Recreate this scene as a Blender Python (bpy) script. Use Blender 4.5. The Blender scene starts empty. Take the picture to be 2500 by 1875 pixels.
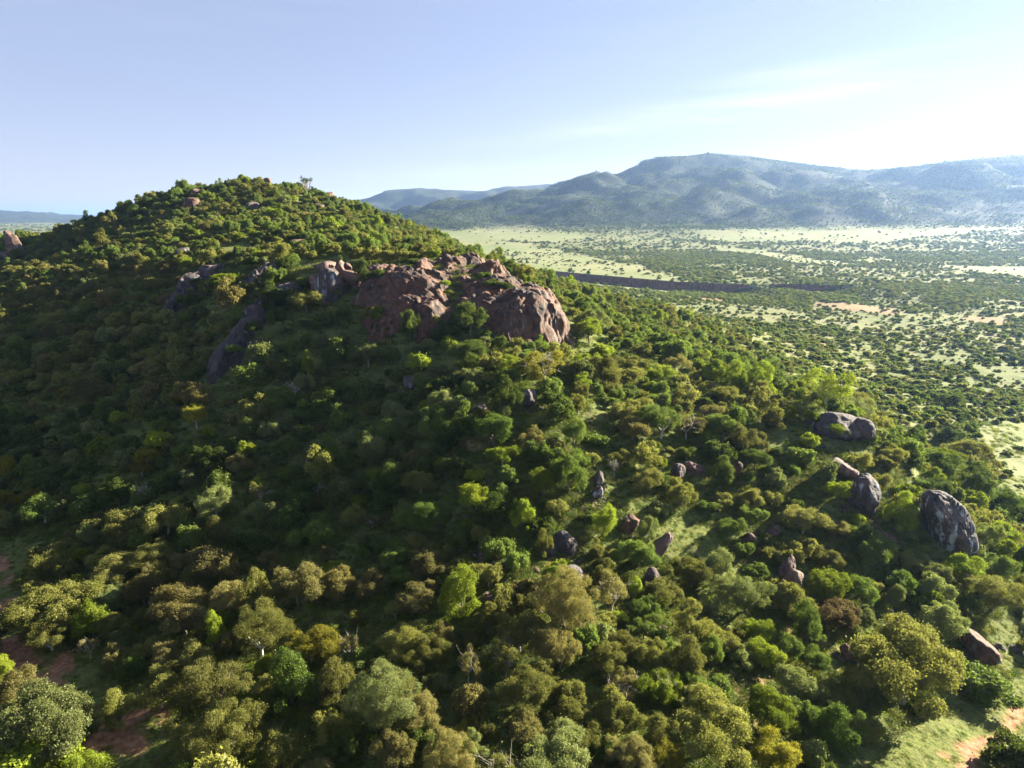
import bpy, math, random
import numpy as np
from mathutils import Vector

# ------------------------------------------------------------------ scene, camera, light
scene = bpy.context.scene
R = math.radians
CAM_Z = 65.0
PITCH = R(13.7)
FOC = 1667.0                       # focal length in pixels of the 2500 px wide photograph
cd = bpy.data.cameras.new("camera"); cam = bpy.data.objects.new("camera", cd)
scene.collection.objects.link(cam)
cam.location = (0, 0, CAM_Z); cam.rotation_euler = (math.pi/2 - PITCH, 0, 0)
cd.sensor_width = 36.0; cd.lens = 36.0 * FOC / 2500.0
cd.clip_start = 0.5; cd.clip_end = 60000
scene.camera = cam

SUN_EL, SUN_AZ = R(20.5), R(61)      # azimuth clockwise from +Y
world = bpy.data.worlds.new("World"); scene.world = world; world.use_nodes = True
wn, wl = world.node_tree.nodes, world.node_tree.links
bg = wn["Background"]
sky = wn.new("ShaderNodeTexSky"); sky.sky_type = 'NISHITA'; sky.sun_disc = False
sky.sun_elevation = SUN_EL; sky.sun_rotation = SUN_AZ
sky.air_density = 1.0; sky.dust_density = 0.3; sky.ozone_density = 2.5; sky.altitude = 1500
bg.inputs[1].default_value = 0.042
# the whole sky compressed a little, as the photograph's highlights are
gm = wn.new("ShaderNodeGamma"); gm.inputs[1].default_value = 0.48; wl.new(sky.outputs[0], gm.inputs[0])
tn = wn.new("ShaderNodeMix"); tn.data_type = 'RGBA'; tn.blend_type = 'MULTIPLY'; tn.inputs[0].default_value = 1.0; tn.inputs[7].default_value = (1.30, 1.22, 1.42, 1)
wl.new(gm.outputs[0], tn.inputs[6])
# thin cirrus wisps: stretched noise inside long flat bands of sky
tc = wn.new("ShaderNodeTexCoord")
def vdot(vec):
    q = wn.new("ShaderNodeVectorMath"); q.operation = 'DOT_PRODUCT'; wl.new(tc.outputs['Generated'], q.inputs[0]); q.inputs[1].default_value = vec; return q.outputs['Value']
def wm(op, a, b, c=None):
    q = wn.new("ShaderNodeMath"); q.operation = op
    for i, v in enumerate((a, b, c)):
        if v is None: continue
        if hasattr(v, 'links'): wl.new(v, q.inputs[i])
        else: q.inputs[i].default_value = v
    return q.outputs[0]
mp = wn.new("ShaderNodeMapping"); mp.inputs['Rotation'].default_value = (0, R(5), 0); mp.inputs['Scale'].default_value = (3.0, 3.0, 34.0)
nz = wn.new("ShaderNodeTexNoise"); nz.inputs['Scale'].default_value = 1.5; nz.inputs['Detail'].default_value = 7; nz.inputs['Roughness'].default_value = 0.6; nz.inputs['Distortion'].default_value = 0.4
wl.new(tc.outputs['Generated'], mp.inputs[0]); wl.new(mp.outputs[0], nz.inputs[0])
tot = None
for az_, el_, wdt_, hgt_, tilt_, amt_ in ((19, 8.4, .21, .017, 5.0, .9), (12, 7.0, .20, .009, 4.0, .8), (23, 10.2, .15, .014, 6, .6), (-3, 3.6, .20, .012, 2, .30), (-45, 14, .5, .06, 8, .25), (60, 25, .6, .08, 5, .3), (150, 20, .7, .08, 5, .3), (-130, 25, .6, .08, 5, .3)):
    A_, E_, T_ = R(az_), R(el_), R(tilt_)
    cdir = Vector((math.sin(A_)*math.cos(E_), math.cos(A_)*math.cos(E_), math.sin(E_))); rgt = Vector((math.cos(A_), -math.sin(A_), 0)); upv = rgt.cross(cdir)
    uu = rgt*math.cos(T_)+upv*math.sin(T_); vv = upv*math.cos(T_)-rgt*math.sin(T_); off = cdir.dot(vv)
    u = wm('DIVIDE', vdot(uu), wdt_); v = wm('DIVIDE', wm('SUBTRACT', vdot(vv), off), hgt_)
    r2 = wm('ADD', wm('MULTIPLY', u, u), wm('MULTIPLY', v, v)); e = wm('EXPONENT', wm('MULTIPLY', r2, -1.0), 0)
    front = wm('GREATER_THAN', vdot(cdir), 0.2)
    e = wm('MULTIPLY', wm('MULTIPLY', e, front), amt_); tot = e if tot is None else wm('MAXIMUM', tot, e)
k = wm('MULTIPLY', tot, wm('MULTIPLY_ADD', nz.outputs[0], 3.2, -1.05)); cl = wn.new("ShaderNodeClamp"); wl.new(k, cl.inputs[0])
k = wm('MULTIPLY', cl.outputs[0], 0.5)
mx = wn.new("ShaderNodeMix"); mx.data_type = 'RGBA'; wl.new(k, mx.inputs[0]); wl.new(tn.outputs[2], mx.inputs[6]); mx.inputs[7].default_value = (4.2, 4.25, 4.4, 1)
wl.new(mx.outputs[2], bg.inputs[0])

sd = bpy.data.lights.new("sun", 'SUN'); sun = bpy.data.objects.new("sun", sd); scene.collection.objects.link(sun)
sd.energy = 5.0; sd.angle = R(0.53); sd.color = (1.0, 0.91, 0.73)
sdir = Vector((math.sin(SUN_AZ)*math.cos(SUN_EL), math.cos(SUN_AZ)*math.cos(SUN_EL), math.sin(SUN_EL)))
sun.rotation_euler = sdir.to_track_quat('Z', 'Y').to_euler(); sun.location = (200, 100, 400)

vs = scene.view_settings
vs.view_transform = 'Standard'; vs.look = 'None'; vs.gamma = 1.0; vs.use_curve_mapping = False
vs.exposure = 2.75
cy = scene.cycles
cy.max_bounces = 6; cy.diffuse_bounces = 3; cy.glossy_bounces = 1; cy.transmission_bounces = 4
cy.volume_bounces = 0; cy.transparent_max_bounces = 4; cy.use_denoising = True
cy.sample_clamp_indirect = 3.0

rng = np.random.default_rng(7)
C = scene.collection

# ------------------------------------------------------------------ helpers
def ray(sx, sy):
    r = (sx - 1250.0) / FOC; u = (937.5 - sy) / FOC
    return np.array([r, math.cos(PITCH) + u*math.sin(PITCH), -math.sin(PITCH) + u*math.cos(PITCH)])
def at(sx, sy, y):                                   # world point on the sight line at forward distance y
    d = ray(sx, sy); return np.array([0, 0, CAM_Z]) + d * (y / d[1])
def atz(sx, sy, z):
    d = ray(sx, sy); return np.array([0, 0, CAM_Z]) + d * ((z - CAM_Z) / d[2])
def project(p):
    p = np.atleast_2d(p); x, y, z = p[:, 0], p[:, 1], p[:, 2] - CAM_Z
    f = y*math.cos(PITCH) - z*math.sin(PITCH); u = y*math.sin(PITCH) + z*math.cos(PITCH)
    f = np.maximum(f, 1e-3)
    return 1250 + FOC*x/f, 937.5 - FOC*u/f, f

_tg = np.random.default_rng(99); _T3 = _tg.random((64, 64, 64)).astype(np.float32).ravel(); _T2 = _tg.random((1024, 1024)).astype(np.float32).ravel()
def vnoise(p, seed=0):
    p = np.asarray(p, float); i = np.floor(p).astype(np.int64); f = p - i; f = f*f*(3-2*f)
    i = i + np.array([seed*7, seed*13, seed*29]); a = i & 63; b = (i+1) & 63
    X = (a[:, 0]*4096, b[:, 0]*4096); Y = (a[:, 1]*64, b[:, 1]*64); Zi = (a[:, 2], b[:, 2]); out = 0
    for dx in (0, 1):
        wx = f[:, 0] if dx else 1-f[:, 0]
        for dy in (0, 1):
            wxy = wx*(f[:, 1] if dy else 1-f[:, 1]); k = X[dx]+Y[dy]
            out = out + wxy*(_T3[k+Zi[0]]*(1-f[:, 2])+_T3[k+Zi[1]]*f[:, 2])
    return out*2-1
def vnoise2(x, y, seed=0):
    ix = np.floor(x); iy = np.floor(y); fx = x-ix; fy = y-iy; fx = fx*fx*(3-2*fx); fy = fy*fy*(3-2*fy)
    ix = ix.astype(np.int64)+seed*37; iy = iy.astype(np.int64)+seed*91
    a, b = (ix & 1023)*1024, ((ix+1) & 1023)*1024; c, d = iy & 1023, (iy+1) & 1023
    return ((_T2[a+c]*(1-fx)+_T2[b+c]*fx)*(1-fy)+(_T2[a+d]*(1-fx)+_T2[b+d]*fx)*fy)*2-1
def fbm(p, octv=4, seed=0, gain=0.5):
    a, s, t = 1.0, 0, 0; q = np.array(p, float)
    for k in range(octv):
        s = s + a*vnoise(q, seed+k*17); t += a; a *= gain; q = q*2.03 + 11.7
    return s/t
def fbm2(x, y, scale, octv=4, seed=0):
    x, y = np.broadcast_arrays(np.asarray(x, float)/scale, np.asarray(y, float)/scale); s = 0; a = 1.0; t = 0
    for k in range(octv):
        s = s + a*vnoise2(x, y, seed+k*17); t += a; a *= .5; x, y = x*1.62+y*1.22+11.7, y*1.62-x*1.22+5.3
    return s/t*1.15
def smooth(a, b, x):
    t = np.clip((x-a)/(b-a), 0, 1); return t*t*(3-2*t)
def seg_dist(x, y, pts):                              # distance to a polyline and height along it
    best = np.full(np.shape(x), 1e9); hz = np.zeros(np.shape(x))
    for a, b in zip(pts[:-1], pts[1:]):
        dx, dy = b[0]-a[0], b[1]-a[1]; L = dx*dx+dy*dy+1e-9
        t = np.clip(((x-a[0])*dx+(y-a[1])*dy)/L, 0, 1)
        d = np.hypot(x-a[0]-t*dx, y-a[1]-t*dy); m = d < best
        best = np.where(m, d, best)
        if len(a) > 2: hz = np.where(m, a[2]+t*(b[2]-a[2]), hz)
    return best, hz
def inside(x, y, poly):
    c = np.zeros(np.shape(x), bool); n = len(poly)
    for i in range(n):
        x1, y1 = poly[i][0], poly[i][1]; x2, y2 = poly[i-1][0], poly[i-1][1]
        m = ((y1 > y) != (y2 > y)) & (x < (x2-x1)*(y-y1)/((y2-y1) if y2 != y1 else 1e-9) + x1)
        c ^= m
    return c

# ------------------------------------------------------------------ terrain height
ctl = []
for s in """0 1875 11|400 1875 11|900 1875 13|1400 1875 13|1900 1875 11|2500 1875 7|0 1500 9|300 1600 10|0 1350 10|100 1250 12
600 1500 14|1000 1500 16|1400 1600 15|1800 1650 12|2300 1650 8|2500 1500 5|0 1100 16|300 1100 20|600 1100 22|800 1000 27|1000 1100 24
1200 1000 31|1300 900 35|1300 830 38|1100 850 37|2300 1100 5|2400 1000 2|2500 1200 3|2500 1350 4|2200 1000 8|1800 1200 20|1600 1250 20
1800 1400 14|1400 1300 20|1400 1150 26|1200 1200 24|1000 1300 19|700 1300 17|400 1300 14|2050 1500 10|2200 1400 11""".replace("\n", "|").split("|"):
    a, b, c = map(float, s.split()); ctl.append(atz(a, b, c))
for s in """1100 645 175|1000 640 185|950 612 205|620 700 178|560 870 150|0 800 200|0 1000 160|0 900 180|300 800 185|300 950 155|0 620 330
200 620 300|0 588 380|150 583 380|250 555 380|400 478 370|500 468 370|635 452 370|750 482 350|850 512 330|950 556 310|1030 596 290|1100 626 270
600 530 300|400 570 280|600 605 230|850 612 220|500 630 210|800 570 250|1300 700 240|1400 742 240|1500 780 240|1400 900 150|1600 900 160
1600 820 215|1700 800 270|1800 800 330|1900 880 250|2000 900 260|2200 900 285|1600 980 135|1800 980 140|1850 1050 125|2050 1030 130
2200 1200 112|2380 1370 100""".replace("\n", "|").split("|"):
    a, b, c = map(float, s.split()); ctl.append(at(a, b, c))
ctl += [np.array(v, float) for v in [(-130,480,45),(-130,600,8),(-300,600,5),(0,500,20),(60,400,14),(110,330,12),(-30,420,38),(150,600,1),(250,500,0),
        (350,400,0),(400,300,0),(450,200,0),(450,100,0),(400,0,0),(0,800,0),(0,0,10),(-100,0,9),(100,0,5),(250,0,0),(-400,300,25),(-400,500,0),
        (-250,100,14),(-550,400,0),(-600,200,0),(-600,700,0),(-300,800,0),(300,800,0),(500,600,0),(-400,0,5),(-280,400,45),(-230,480,35),(200,420,2)]]
ctl = np.array(ctl)
def tps(r2): return 0.5*r2*np.log(np.maximum(r2, 1e-9))
S = 100.0
P = ctl[:, :2]/S; n = len(P)
K = tps(((P[:, None]-P[None])**2).sum(2)) + np.eye(n)*0.004
A = np.zeros((n+3, n+3)); A[:n, :n] = K; A[:n, n] = 1; A[:n, n+1:] = P; A[n, :n] = 1; A[n+1:, :n] = P.T
w = np.linalg.solve(A, np.concatenate([ctl[:, 2], np.zeros(3)]))
GX0, GX1, GY0, GY1, GS = -700, 600, -60, 900, 2.5
gx = np.arange(GX0, GX1+1e-6, GS); gy = np.arange(GY0, GY1+1e-6, GS)
GXX, GYY = np.meshgrid(gx, gy)
hh = np.zeros(GXX.size); qq = np.stack([GXX.ravel(), GYY.ravel()], 1)/S
for k in range(n): hh += w[k]*tps(((qq-P[k])**2).sum(1))
hh += w[n] + qq@w[n+1:]
hh = hh.reshape(GXX.shape)
fade = smooth(-690, -450, GXX)*(1-smooth(420, 590, GXX))*(1-smooth(620, 880, GYY))
HG = np.maximum(hh, -1.0)*fade

def ridge_pts(s): return [tuple(at(*map(float, q.split()))) for q in s.split("|")]
ranges = [
 (ridge_pts("1080 528 3300|1150 520 3300|1250 500 3300|1360 468 3300|1470 440 3300|1580 412 3300|1670 383 3300|1730 374 3400|1830 382 3400|1980 402 3300|2120 416 3200|2260 402 3000|2370 386 2850|2500 376 2750|2700 370 2700|3100 390 2700"), 0.33),
 (ridge_pts("2120 416 3200|1990 440 2950|1880 458 2750|1780 480 2600|1700 505 2480|1640 525 2400"), 0.42),
 (ridge_pts("1670 383 3300|1620 425 3050|1570 458 2900|1500 480 2780|1400 508 2650|1300 522 2550"), 0.40),
 (ridge_pts("2500 376 2750|2440 425 2550|2330 470 2400|2200 500 2280|2050 522 2200"), 0.40),
 (ridge_pts("1730 374 3400|1720 430 3100|1690 462 2900|1650 478 2820"), 0.45),
 (ridge_pts("2260 402 3000|2150 455 2700|2030 490 2500|1930 512 2380"), 0.42),
 (ridge_pts("780 505 5600|850 490 5500|950 474 5500|1020 458 5500|1080 461 5400|1180 466 5400|1280 452 5300|1400 446 5200|1560 449 5000"), 0.30),
 (ridge_pts("1020 458 5500|1060 490 5000|1040 515 4700"), 0.32),
 (ridge_pts("-500 490 9500|-200 503 9300|0 518 9300|70 524 9000|160 528 9600"), 0.10),
 (ridge_pts("300 529 9500|500 520 9500|800 520 9000"), 0.10),
]
gul_top = [tuple(at(a, b, c)) for a, b, c in [(1235,642,930),(1290,651,900),(1400,668,830),(1520,684,770),(1640,698,720),(1750,707,700),(1830,713,690)]]
gul_two = [tuple(at(a, b, c)) for a, b, c in [(1885,711,700),(1960,716,690),(2035,724,680)]]
def mount_h(x, y):
    r = np.hypot(x, y); zero = np.zeros(np.shape(x))
    if r.size == 0 or r.max() < 900: return zero, zero
    ramp = smooth(1000, 3000, y)*(52*smooth(-900, 100, x)+34*smooth(250, 1500, x)) + fbm2(x, y, 700, 3, 5)*5*smooth(900, 1800, r)
    if y.max() < 1700: return zero, ramp
    wob = fbm2(x, y, 260, 4, 8)
    base = zero
    rv = np.minimum(np.abs(fbm2(x, y*.8, 400, 3, 22)), .35)-.20; fine = 0.10*fbm2(x, y, 110, 4, 21)+0.8*rv
    for pts, sl in ranges:
        for p0, p1 in zip(pts[:-1], pts[1:]):
            d, hz = seg_dist(x, y, [p0, p1]); d = d*(1+0.28*wob); hgt = hz-ramp; wdt = np.maximum(hgt, 5)/sl*1.9
            v = hgt*np.clip(1-d/wdt, 0, 1)**1.45*(1+fine*smooth(0, 300, d))
            base = np.maximum(base, v)
    return base*smooth(1700, 2300, y), ramp
def H(x, y):
    x = np.asarray(x, float); y = np.asarray(y, float)
    fx = np.clip((x-GX0)/GS, 0, len(gx)-1.001); fy = np.clip((y-GY0)/GS, 0, len(gy)-1.001)
    ix = fx.astype(int); iy = fy.astype(int); tx = fx-ix; ty = fy-iy
    near = (HG[iy, ix]*(1-tx)+HG[iy, ix+1]*tx)*(1-ty) + (HG[iy+1, ix]*(1-tx)+HG[iy+1, ix+1]*tx)*ty
    r = np.hypot(x, y)
    near = near + fbm2(x, y, 14, 3, 3)*0.9*(1-smooth(300, 700, r))
    m_, ramp = mount_h(x, y); far = ramp + m_
    # erosion gully: the ground on this side of the bank lies lower
    for line, dep in ((gul_top, 9.5), (gul_two, 7.5)):
        d, _ = seg_dist(x, y, [p[:2] for p in line])
        X = np.array([p[0] for p in line]); Y = np.array([p[1] for p in line])
        ye = np.interp(x, X, Y); endf = smooth(X[0]-40, X[0]+40, x)*(1-smooth(X[-1]-15, X[-1]+35, x))
        near = near - dep*endf*smooth(-1.2, 1.2, ye-y)*np.exp(-np.maximum(ye-y, 0)/150.0)
    return near + far
def H1(x, y): return float(H(np.array([x]), np.array([y]))[0])
def hit(sx, sy, above=0.0):                           # where the sight line meets the ground
    d = ray(sx, sy); d = d/d[1]
    ys = np.concatenate([np.arange(35, 500, 1.0), np.arange(500, 1500, 4.0), np.arange(1500, 12000, 20.0)])
    z = CAM_Z + d[2]*ys; g = z - H(d[0]*ys, ys) - above
    k = np.nonzero(g < 0)[0]
    k = k[0] if len(k) else len(ys)-1
    if k == 0: y = ys[0]
    else:
        t = g[k-1]/(g[k-1]-g[k]); y = ys[k-1]+t*(ys[k]-ys[k-1])
    return np.array([d[0]*y, y, CAM_Z + d[2]*y])

def hit_plain(sx, sy):                                # same, ignoring the near hill
    d = ray(sx, sy); d = d/d[1]; ys = np.arange(100, 4000, 4.0); g = CAM_Z + d[2]*ys - mount_h(d[0]*ys, ys)[1]
    k = np.nonzero(g < 0)[0]; y = ys[k[0]] if len(k) else 3000.0
    return np.array([d[0]*y, y, 0])
def poly_plain(s): return [tuple(hit_plain(*map(float, q.split()))[:2]) for q in s.split("|")]
def poly(s): return [tuple(hit(*map(float, q.split()))[:2]) for q in s.split("|")]

# ------------------------------------------------------------------ mesh and object helpers
def mesh_from(name, V, F, smooth_shade=False, attrs=None):
    me = bpy.data.meshes.new(name); V = np.asarray(V, np.float32); F = np.asarray(F, np.int32)
    k = F.shape[1]
    me.vertices.add(len(V)); me.vertices.foreach_set("co", V.ravel())
    me.loops.add(F.size); me.loops.foreach_set("vertex_index", F.ravel())
    me.polygons.add(len(F)); me.polygons.foreach_set("loop_start", np.arange(0, F.size, k, dtype=np.int32))
    me.polygons.foreach_set("loop_total", np.full(len(F), k, np.int32))
    if smooth_shade: me.polygons.foreach_set("use_smooth", np.ones(len(F), bool))
    for an, av in (attrs or {}).items():
        a = me.attributes.new(an, 'FLOAT', 'POINT'); a.data.foreach_set("value", np.asarray(av, np.float32))
    me.update(calc_edges=True); me.validate(); return me
def link(name, me, mat=None, parent=None, **props):
    o = bpy.data.objects.new(name, me); C.objects.link(o)
    if mat is not None:
        if len(me.materials) == 0: me.materials.append(mat)
        if me.materials[0] is not mat:
            o.material_slots[0].link = 'OBJECT'; o.material_slots[0].material = mat
    if parent is not None: o.parent = parent
    for k, v in props.items(): o[k] = v
    return o
def thing(name, loc, label, cat, group=None, rot=0.0, scl=(1, 1, 1)):
    o = bpy.data.objects.new(name, None); C.objects.link(o); o.empty_display_size = 0.5
    o.location = loc; o.rotation_euler = (0, 0, rot); o.scale = scl
    o['label'] = label; o['category'] = cat
    if group: o['group'] = group
    return o

# ------------------------------------------------------------------ materials
def newmat(name):
    m = bpy.data.materials.new(name); m.use_nodes = True; t = m.node_tree
    for nd in list(t.nodes): t.nodes.remove(nd)
    return m, t.nodes, t.links
def rgba(c): return (c[0], c[1], c[2], 1)
def mixc(N, L, fac, a, b, blend='MIX'):
    m = N.new("ShaderNodeMix"); m.data_type = 'RGBA'; m.blend_type = blend
    for sock, v in ((m.inputs[0], fac), (m.inputs[6], a), (m.inputs[7], b)):
        if hasattr(v, 'links'): L.new(v, sock)
        else: sock.default_value = v if not isinstance(v, tuple) else rgba(v)
    return m.outputs[2]
def noise(N, L, vec, scale, detail=4, rough=0.55, dist=0.0):
    nd = N.new("ShaderNodeTexNoise"); nd.inputs['Scale'].default_value = scale; nd.inputs['Detail'].default_value = detail
    nd.inputs['Roughness'].default_value = rough; nd.inputs['Distortion'].default_value = dist
    if vec is not None: L.new(vec, nd.inputs['Vector'])
    return nd.outputs[0]
def mrange(N, L, v, a, b, c=0.0, d=1.0):
    nd = N.new("ShaderNodeMapRange"); L.new(v, nd.inputs[0]); nd.interpolation_type = 'SMOOTHSTEP'
    for i, q in enumerate((a, b, c, d)): nd.inputs[i+1].default_value = q
    return nd.outputs[0]
def mathn(N, L, op, a, b):
    nd = N.new("ShaderNodeMath"); nd.operation = op
    for i, v in enumerate((a, b)):
        if hasattr(v, 'links'): L.new(v, nd.inputs[i])
        else: nd.inputs[i].default_value = v
    return nd.outputs[0]
def attr(N, name):
    nd = N.new("ShaderNodeAttribute"); nd.attribute_name = name; return nd.outputs['Fac']

def leafmat(name, dark, light, odd, transl=0.42):
    m, N, L = newmat(name)
    out = N.new("ShaderNodeOutputMaterial")
    col = mixc(N, L, attr(N, 'tint'), dark, light)
    oi = N.new("ShaderNodeObjectInfo")
    col = mixc(N, L, mrange(N, L, oi.outputs['Random'], 0.35, 1.0, 0.0, 0.75), col, odd)
    v = mathn(N, L, 'MULTIPLY_ADD', oi.outputs['Random'], 7.31); v.node.inputs[2].default_value = 0.0
    fr = mathn(N, L, 'FRACT', v, 0.0)
    br = mrange(N, L, fr, 0, 1, 0.72, 1.28)
    hsv = N.new("ShaderNodeHueSaturation"); L.new(br, hsv.inputs['Value']); L.new(col, hsv.inputs['Color'])
    col = hsv.outputs[0]
    d = N.new("ShaderNodeBsdfDiffuse"); L.new(col, d.inputs[0])
    t = N.new("ShaderNodeBsdfTranslucent")
    tcol = mixc(N, L, 0.6, col, mixc(N, L, 1.0, col, (1.25, 1.35, 0.55), 'MULTIPLY')); L.new(tcol, t.inputs[0])
    g = N.new("ShaderNodeBsdfGlossy"); g.inputs['Roughness'].default_value = 0.45; g.inputs[0].default_value = (0.9, 0.9, 0.85, 1)
    s1 = N.new("ShaderNodeMixShader"); s1.inputs[0].default_value = transl; L.new(d.outputs[0], s1.inputs[1]); L.new(t.outputs[0], s1.inputs[2])
    s2 = N.new("ShaderNodeMixShader"); s2.inputs[0].default_value = 0.006; L.new(s1.outputs[0], s2.inputs[1]); L.new(g.outputs[0], s2.inputs[2])
    L.new(s2.outputs[0], out.inputs[0]); return m
LM = {
 'o': leafmat('olive_leaves',  (0.088,0.096,0.020), (0.232,0.228,0.062), (0.175,0.170,0.050)),
 'b': leafmat('brown_leaves',  (0.105,0.098,0.034), (0.235,0.210,0.078), (0.170,0.145,0.048)),
 'g': leafmat('green_leaves',  (0.050,0.084,0.016), (0.155,0.200,0.042), (0.115,0.145,0.034)),
 'y': leafmat('bright_leaves', (0.100,0.140,0.014), (0.235,0.280,0.034), (0.185,0.215,0.022)),
 's': leafmat('silver_leaves', (0.110,0.130,0.042), (0.205,0.225,0.085), (0.145,0.170,0.055)),
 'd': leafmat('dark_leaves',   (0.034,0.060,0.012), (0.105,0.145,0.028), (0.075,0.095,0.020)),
 'a': leafmat('golden_leaves', (0.125,0.118,0.014), (0.260,0.235,0.032), (0.190,0.185,0.026)),
 'r': leafmat('russet_leaves', (0.105,0.080,0.036), (0.215,0.155,0.075), (0.165,0.125,0.052)),
}
def barkmat(name, c1, c2):
    m, N, L = newmat(name); out = N.new("ShaderNodeOutputMaterial"); p = N.new("ShaderNodeBsdfPrincipled")
    t = N.new("ShaderNodeTexCoord"); mp = N.new("ShaderNodeMapping"); mp.inputs['Scale'].default_value = (6, 6, 1.5)
    L.new(t.outputs['Object'], mp.inputs[0]); f = noise(N, L, mp.outputs[0], 2.0, 5)
    L.new(mixc(N, L, mrange(N, L, f, 0.35, 0.65), c1, c2), p.inputs['Base Color']); p.inputs['Roughness'].default_value = 0.9
    L.new(p.outputs[0], out.inputs[0]); return m
BARK = barkmat('grey_brown_bark', (0.07,0.055,0.04), (0.20,0.17,0.13))
PALE = barkmat('pale_bark', (0.30,0.26,0.20), (0.55,0.50,0.42))

def rockmat(name, brown, dark, pale, pale_amt, lit=(0.30,0.17,0.11), lo=.44):
    m, N, L = newmat(name); out = N.new("ShaderNodeOutputMaterial"); p = N.new("ShaderNodeBsdfPrincipled")
    g = N.new("ShaderNodeNewGeometry"); pos = g.outputs['Position']
    f1 = noise(N, L, pos, 0.22, 6, 0.6, 0.3)
    col = mixc(N, L, mrange(N, L, f1, 0.38, 0.62), brown, dark)
    col = mixc(N, L, mrange(N, L, noise(N, L, pos, 0.55, 5, 0.6), 0.52, 0.66), col, lit)  # lighter tone of the rock itself, in random noise patches
    mp = N.new("ShaderNodeMapping"); mp.inputs['Scale'].default_value = (1.0, 1.0, 0.16); L.new(pos, mp.inputs[0])
    st = noise(N, L, mp.outputs[0], 0.85, 7, 0.68, 0.4)
    # water-worn streaks of pale lichen run down the steep faces
    sx = N.new("ShaderNodeSeparateXYZ"); L.new(g.outputs['Normal'], sx.inputs[0])
    steep = mrange(N, L, sx.outputs[2], 0.75, 0.25)
    big = mrange(N, L, noise(N, L, pos, 0.16, 3), lo, lo+.14)
    k = mathn(N, L, 'MULTIPLY', mrange(N, L, st, 0.50, 0.60), steep); k = mathn(N, L, 'MULTIPLY', k, big); k = mathn(N, L, 'MULTIPLY', k, pale_amt)
    col = mixc(N, L, k, col, pale)
    st2 = noise(N, L, mp.outputs[0], 2.2, 5, 0.6)
    col = mixc(N, L, mathn(N, L, 'MULTIPLY', mrange(N, L, st2, 0.54, 0.66), 0.55), col, (0.028,0.024,0.022))
    col = mixc(N, L, mathn(N, L, 'MULTIPLY', mrange(N, L, noise(N, L, pos, 6.0, 4, 0.7), 0.56, 0.68), 0.35), col, pale)
    L.new(col, p.inputs['Base Color']); p.inputs['Roughness'].default_value = 0.85
    b = N.new("ShaderNodeBump"); b.inputs['Strength'].default_value = 0.9; b.inputs['Distance'].default_value = 0.5
    L.new(noise(N, L, pos, 1.1, 10, 0.70), b.inputs['Height']); L.new(b.outputs[0], p.inputs['Normal'])
    L.new(p.outputs[0], out.inputs[0]); return m
ROCK = rockmat('brown_rock', (0.100,0.042,0.018), (0.036,0.020,0.012), (0.20,0.185,0.165), 0.6, (0.172,0.078,0.036))
GREY = rockmat('streaked_grey_rock', (0.062,0.042,0.037), (0.034,0.028,0.028), (0.30,0.32,0.34), 1.0, (0.11,0.07,0.055))
STREAK = rockmat('white_streaked_rock', (0.062,0.042,0.040), (0.036,0.028,0.030), (0.38,0.41,0.44), 1.0, (0.11,0.07,0.06), .36)
PINK = rockmat('pink_rock', (0.140,0.078,0.055), (0.070,0.043,0.033), (0.30,0.26,0.23), 0.6, (0.205,0.122,0.085))

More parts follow.
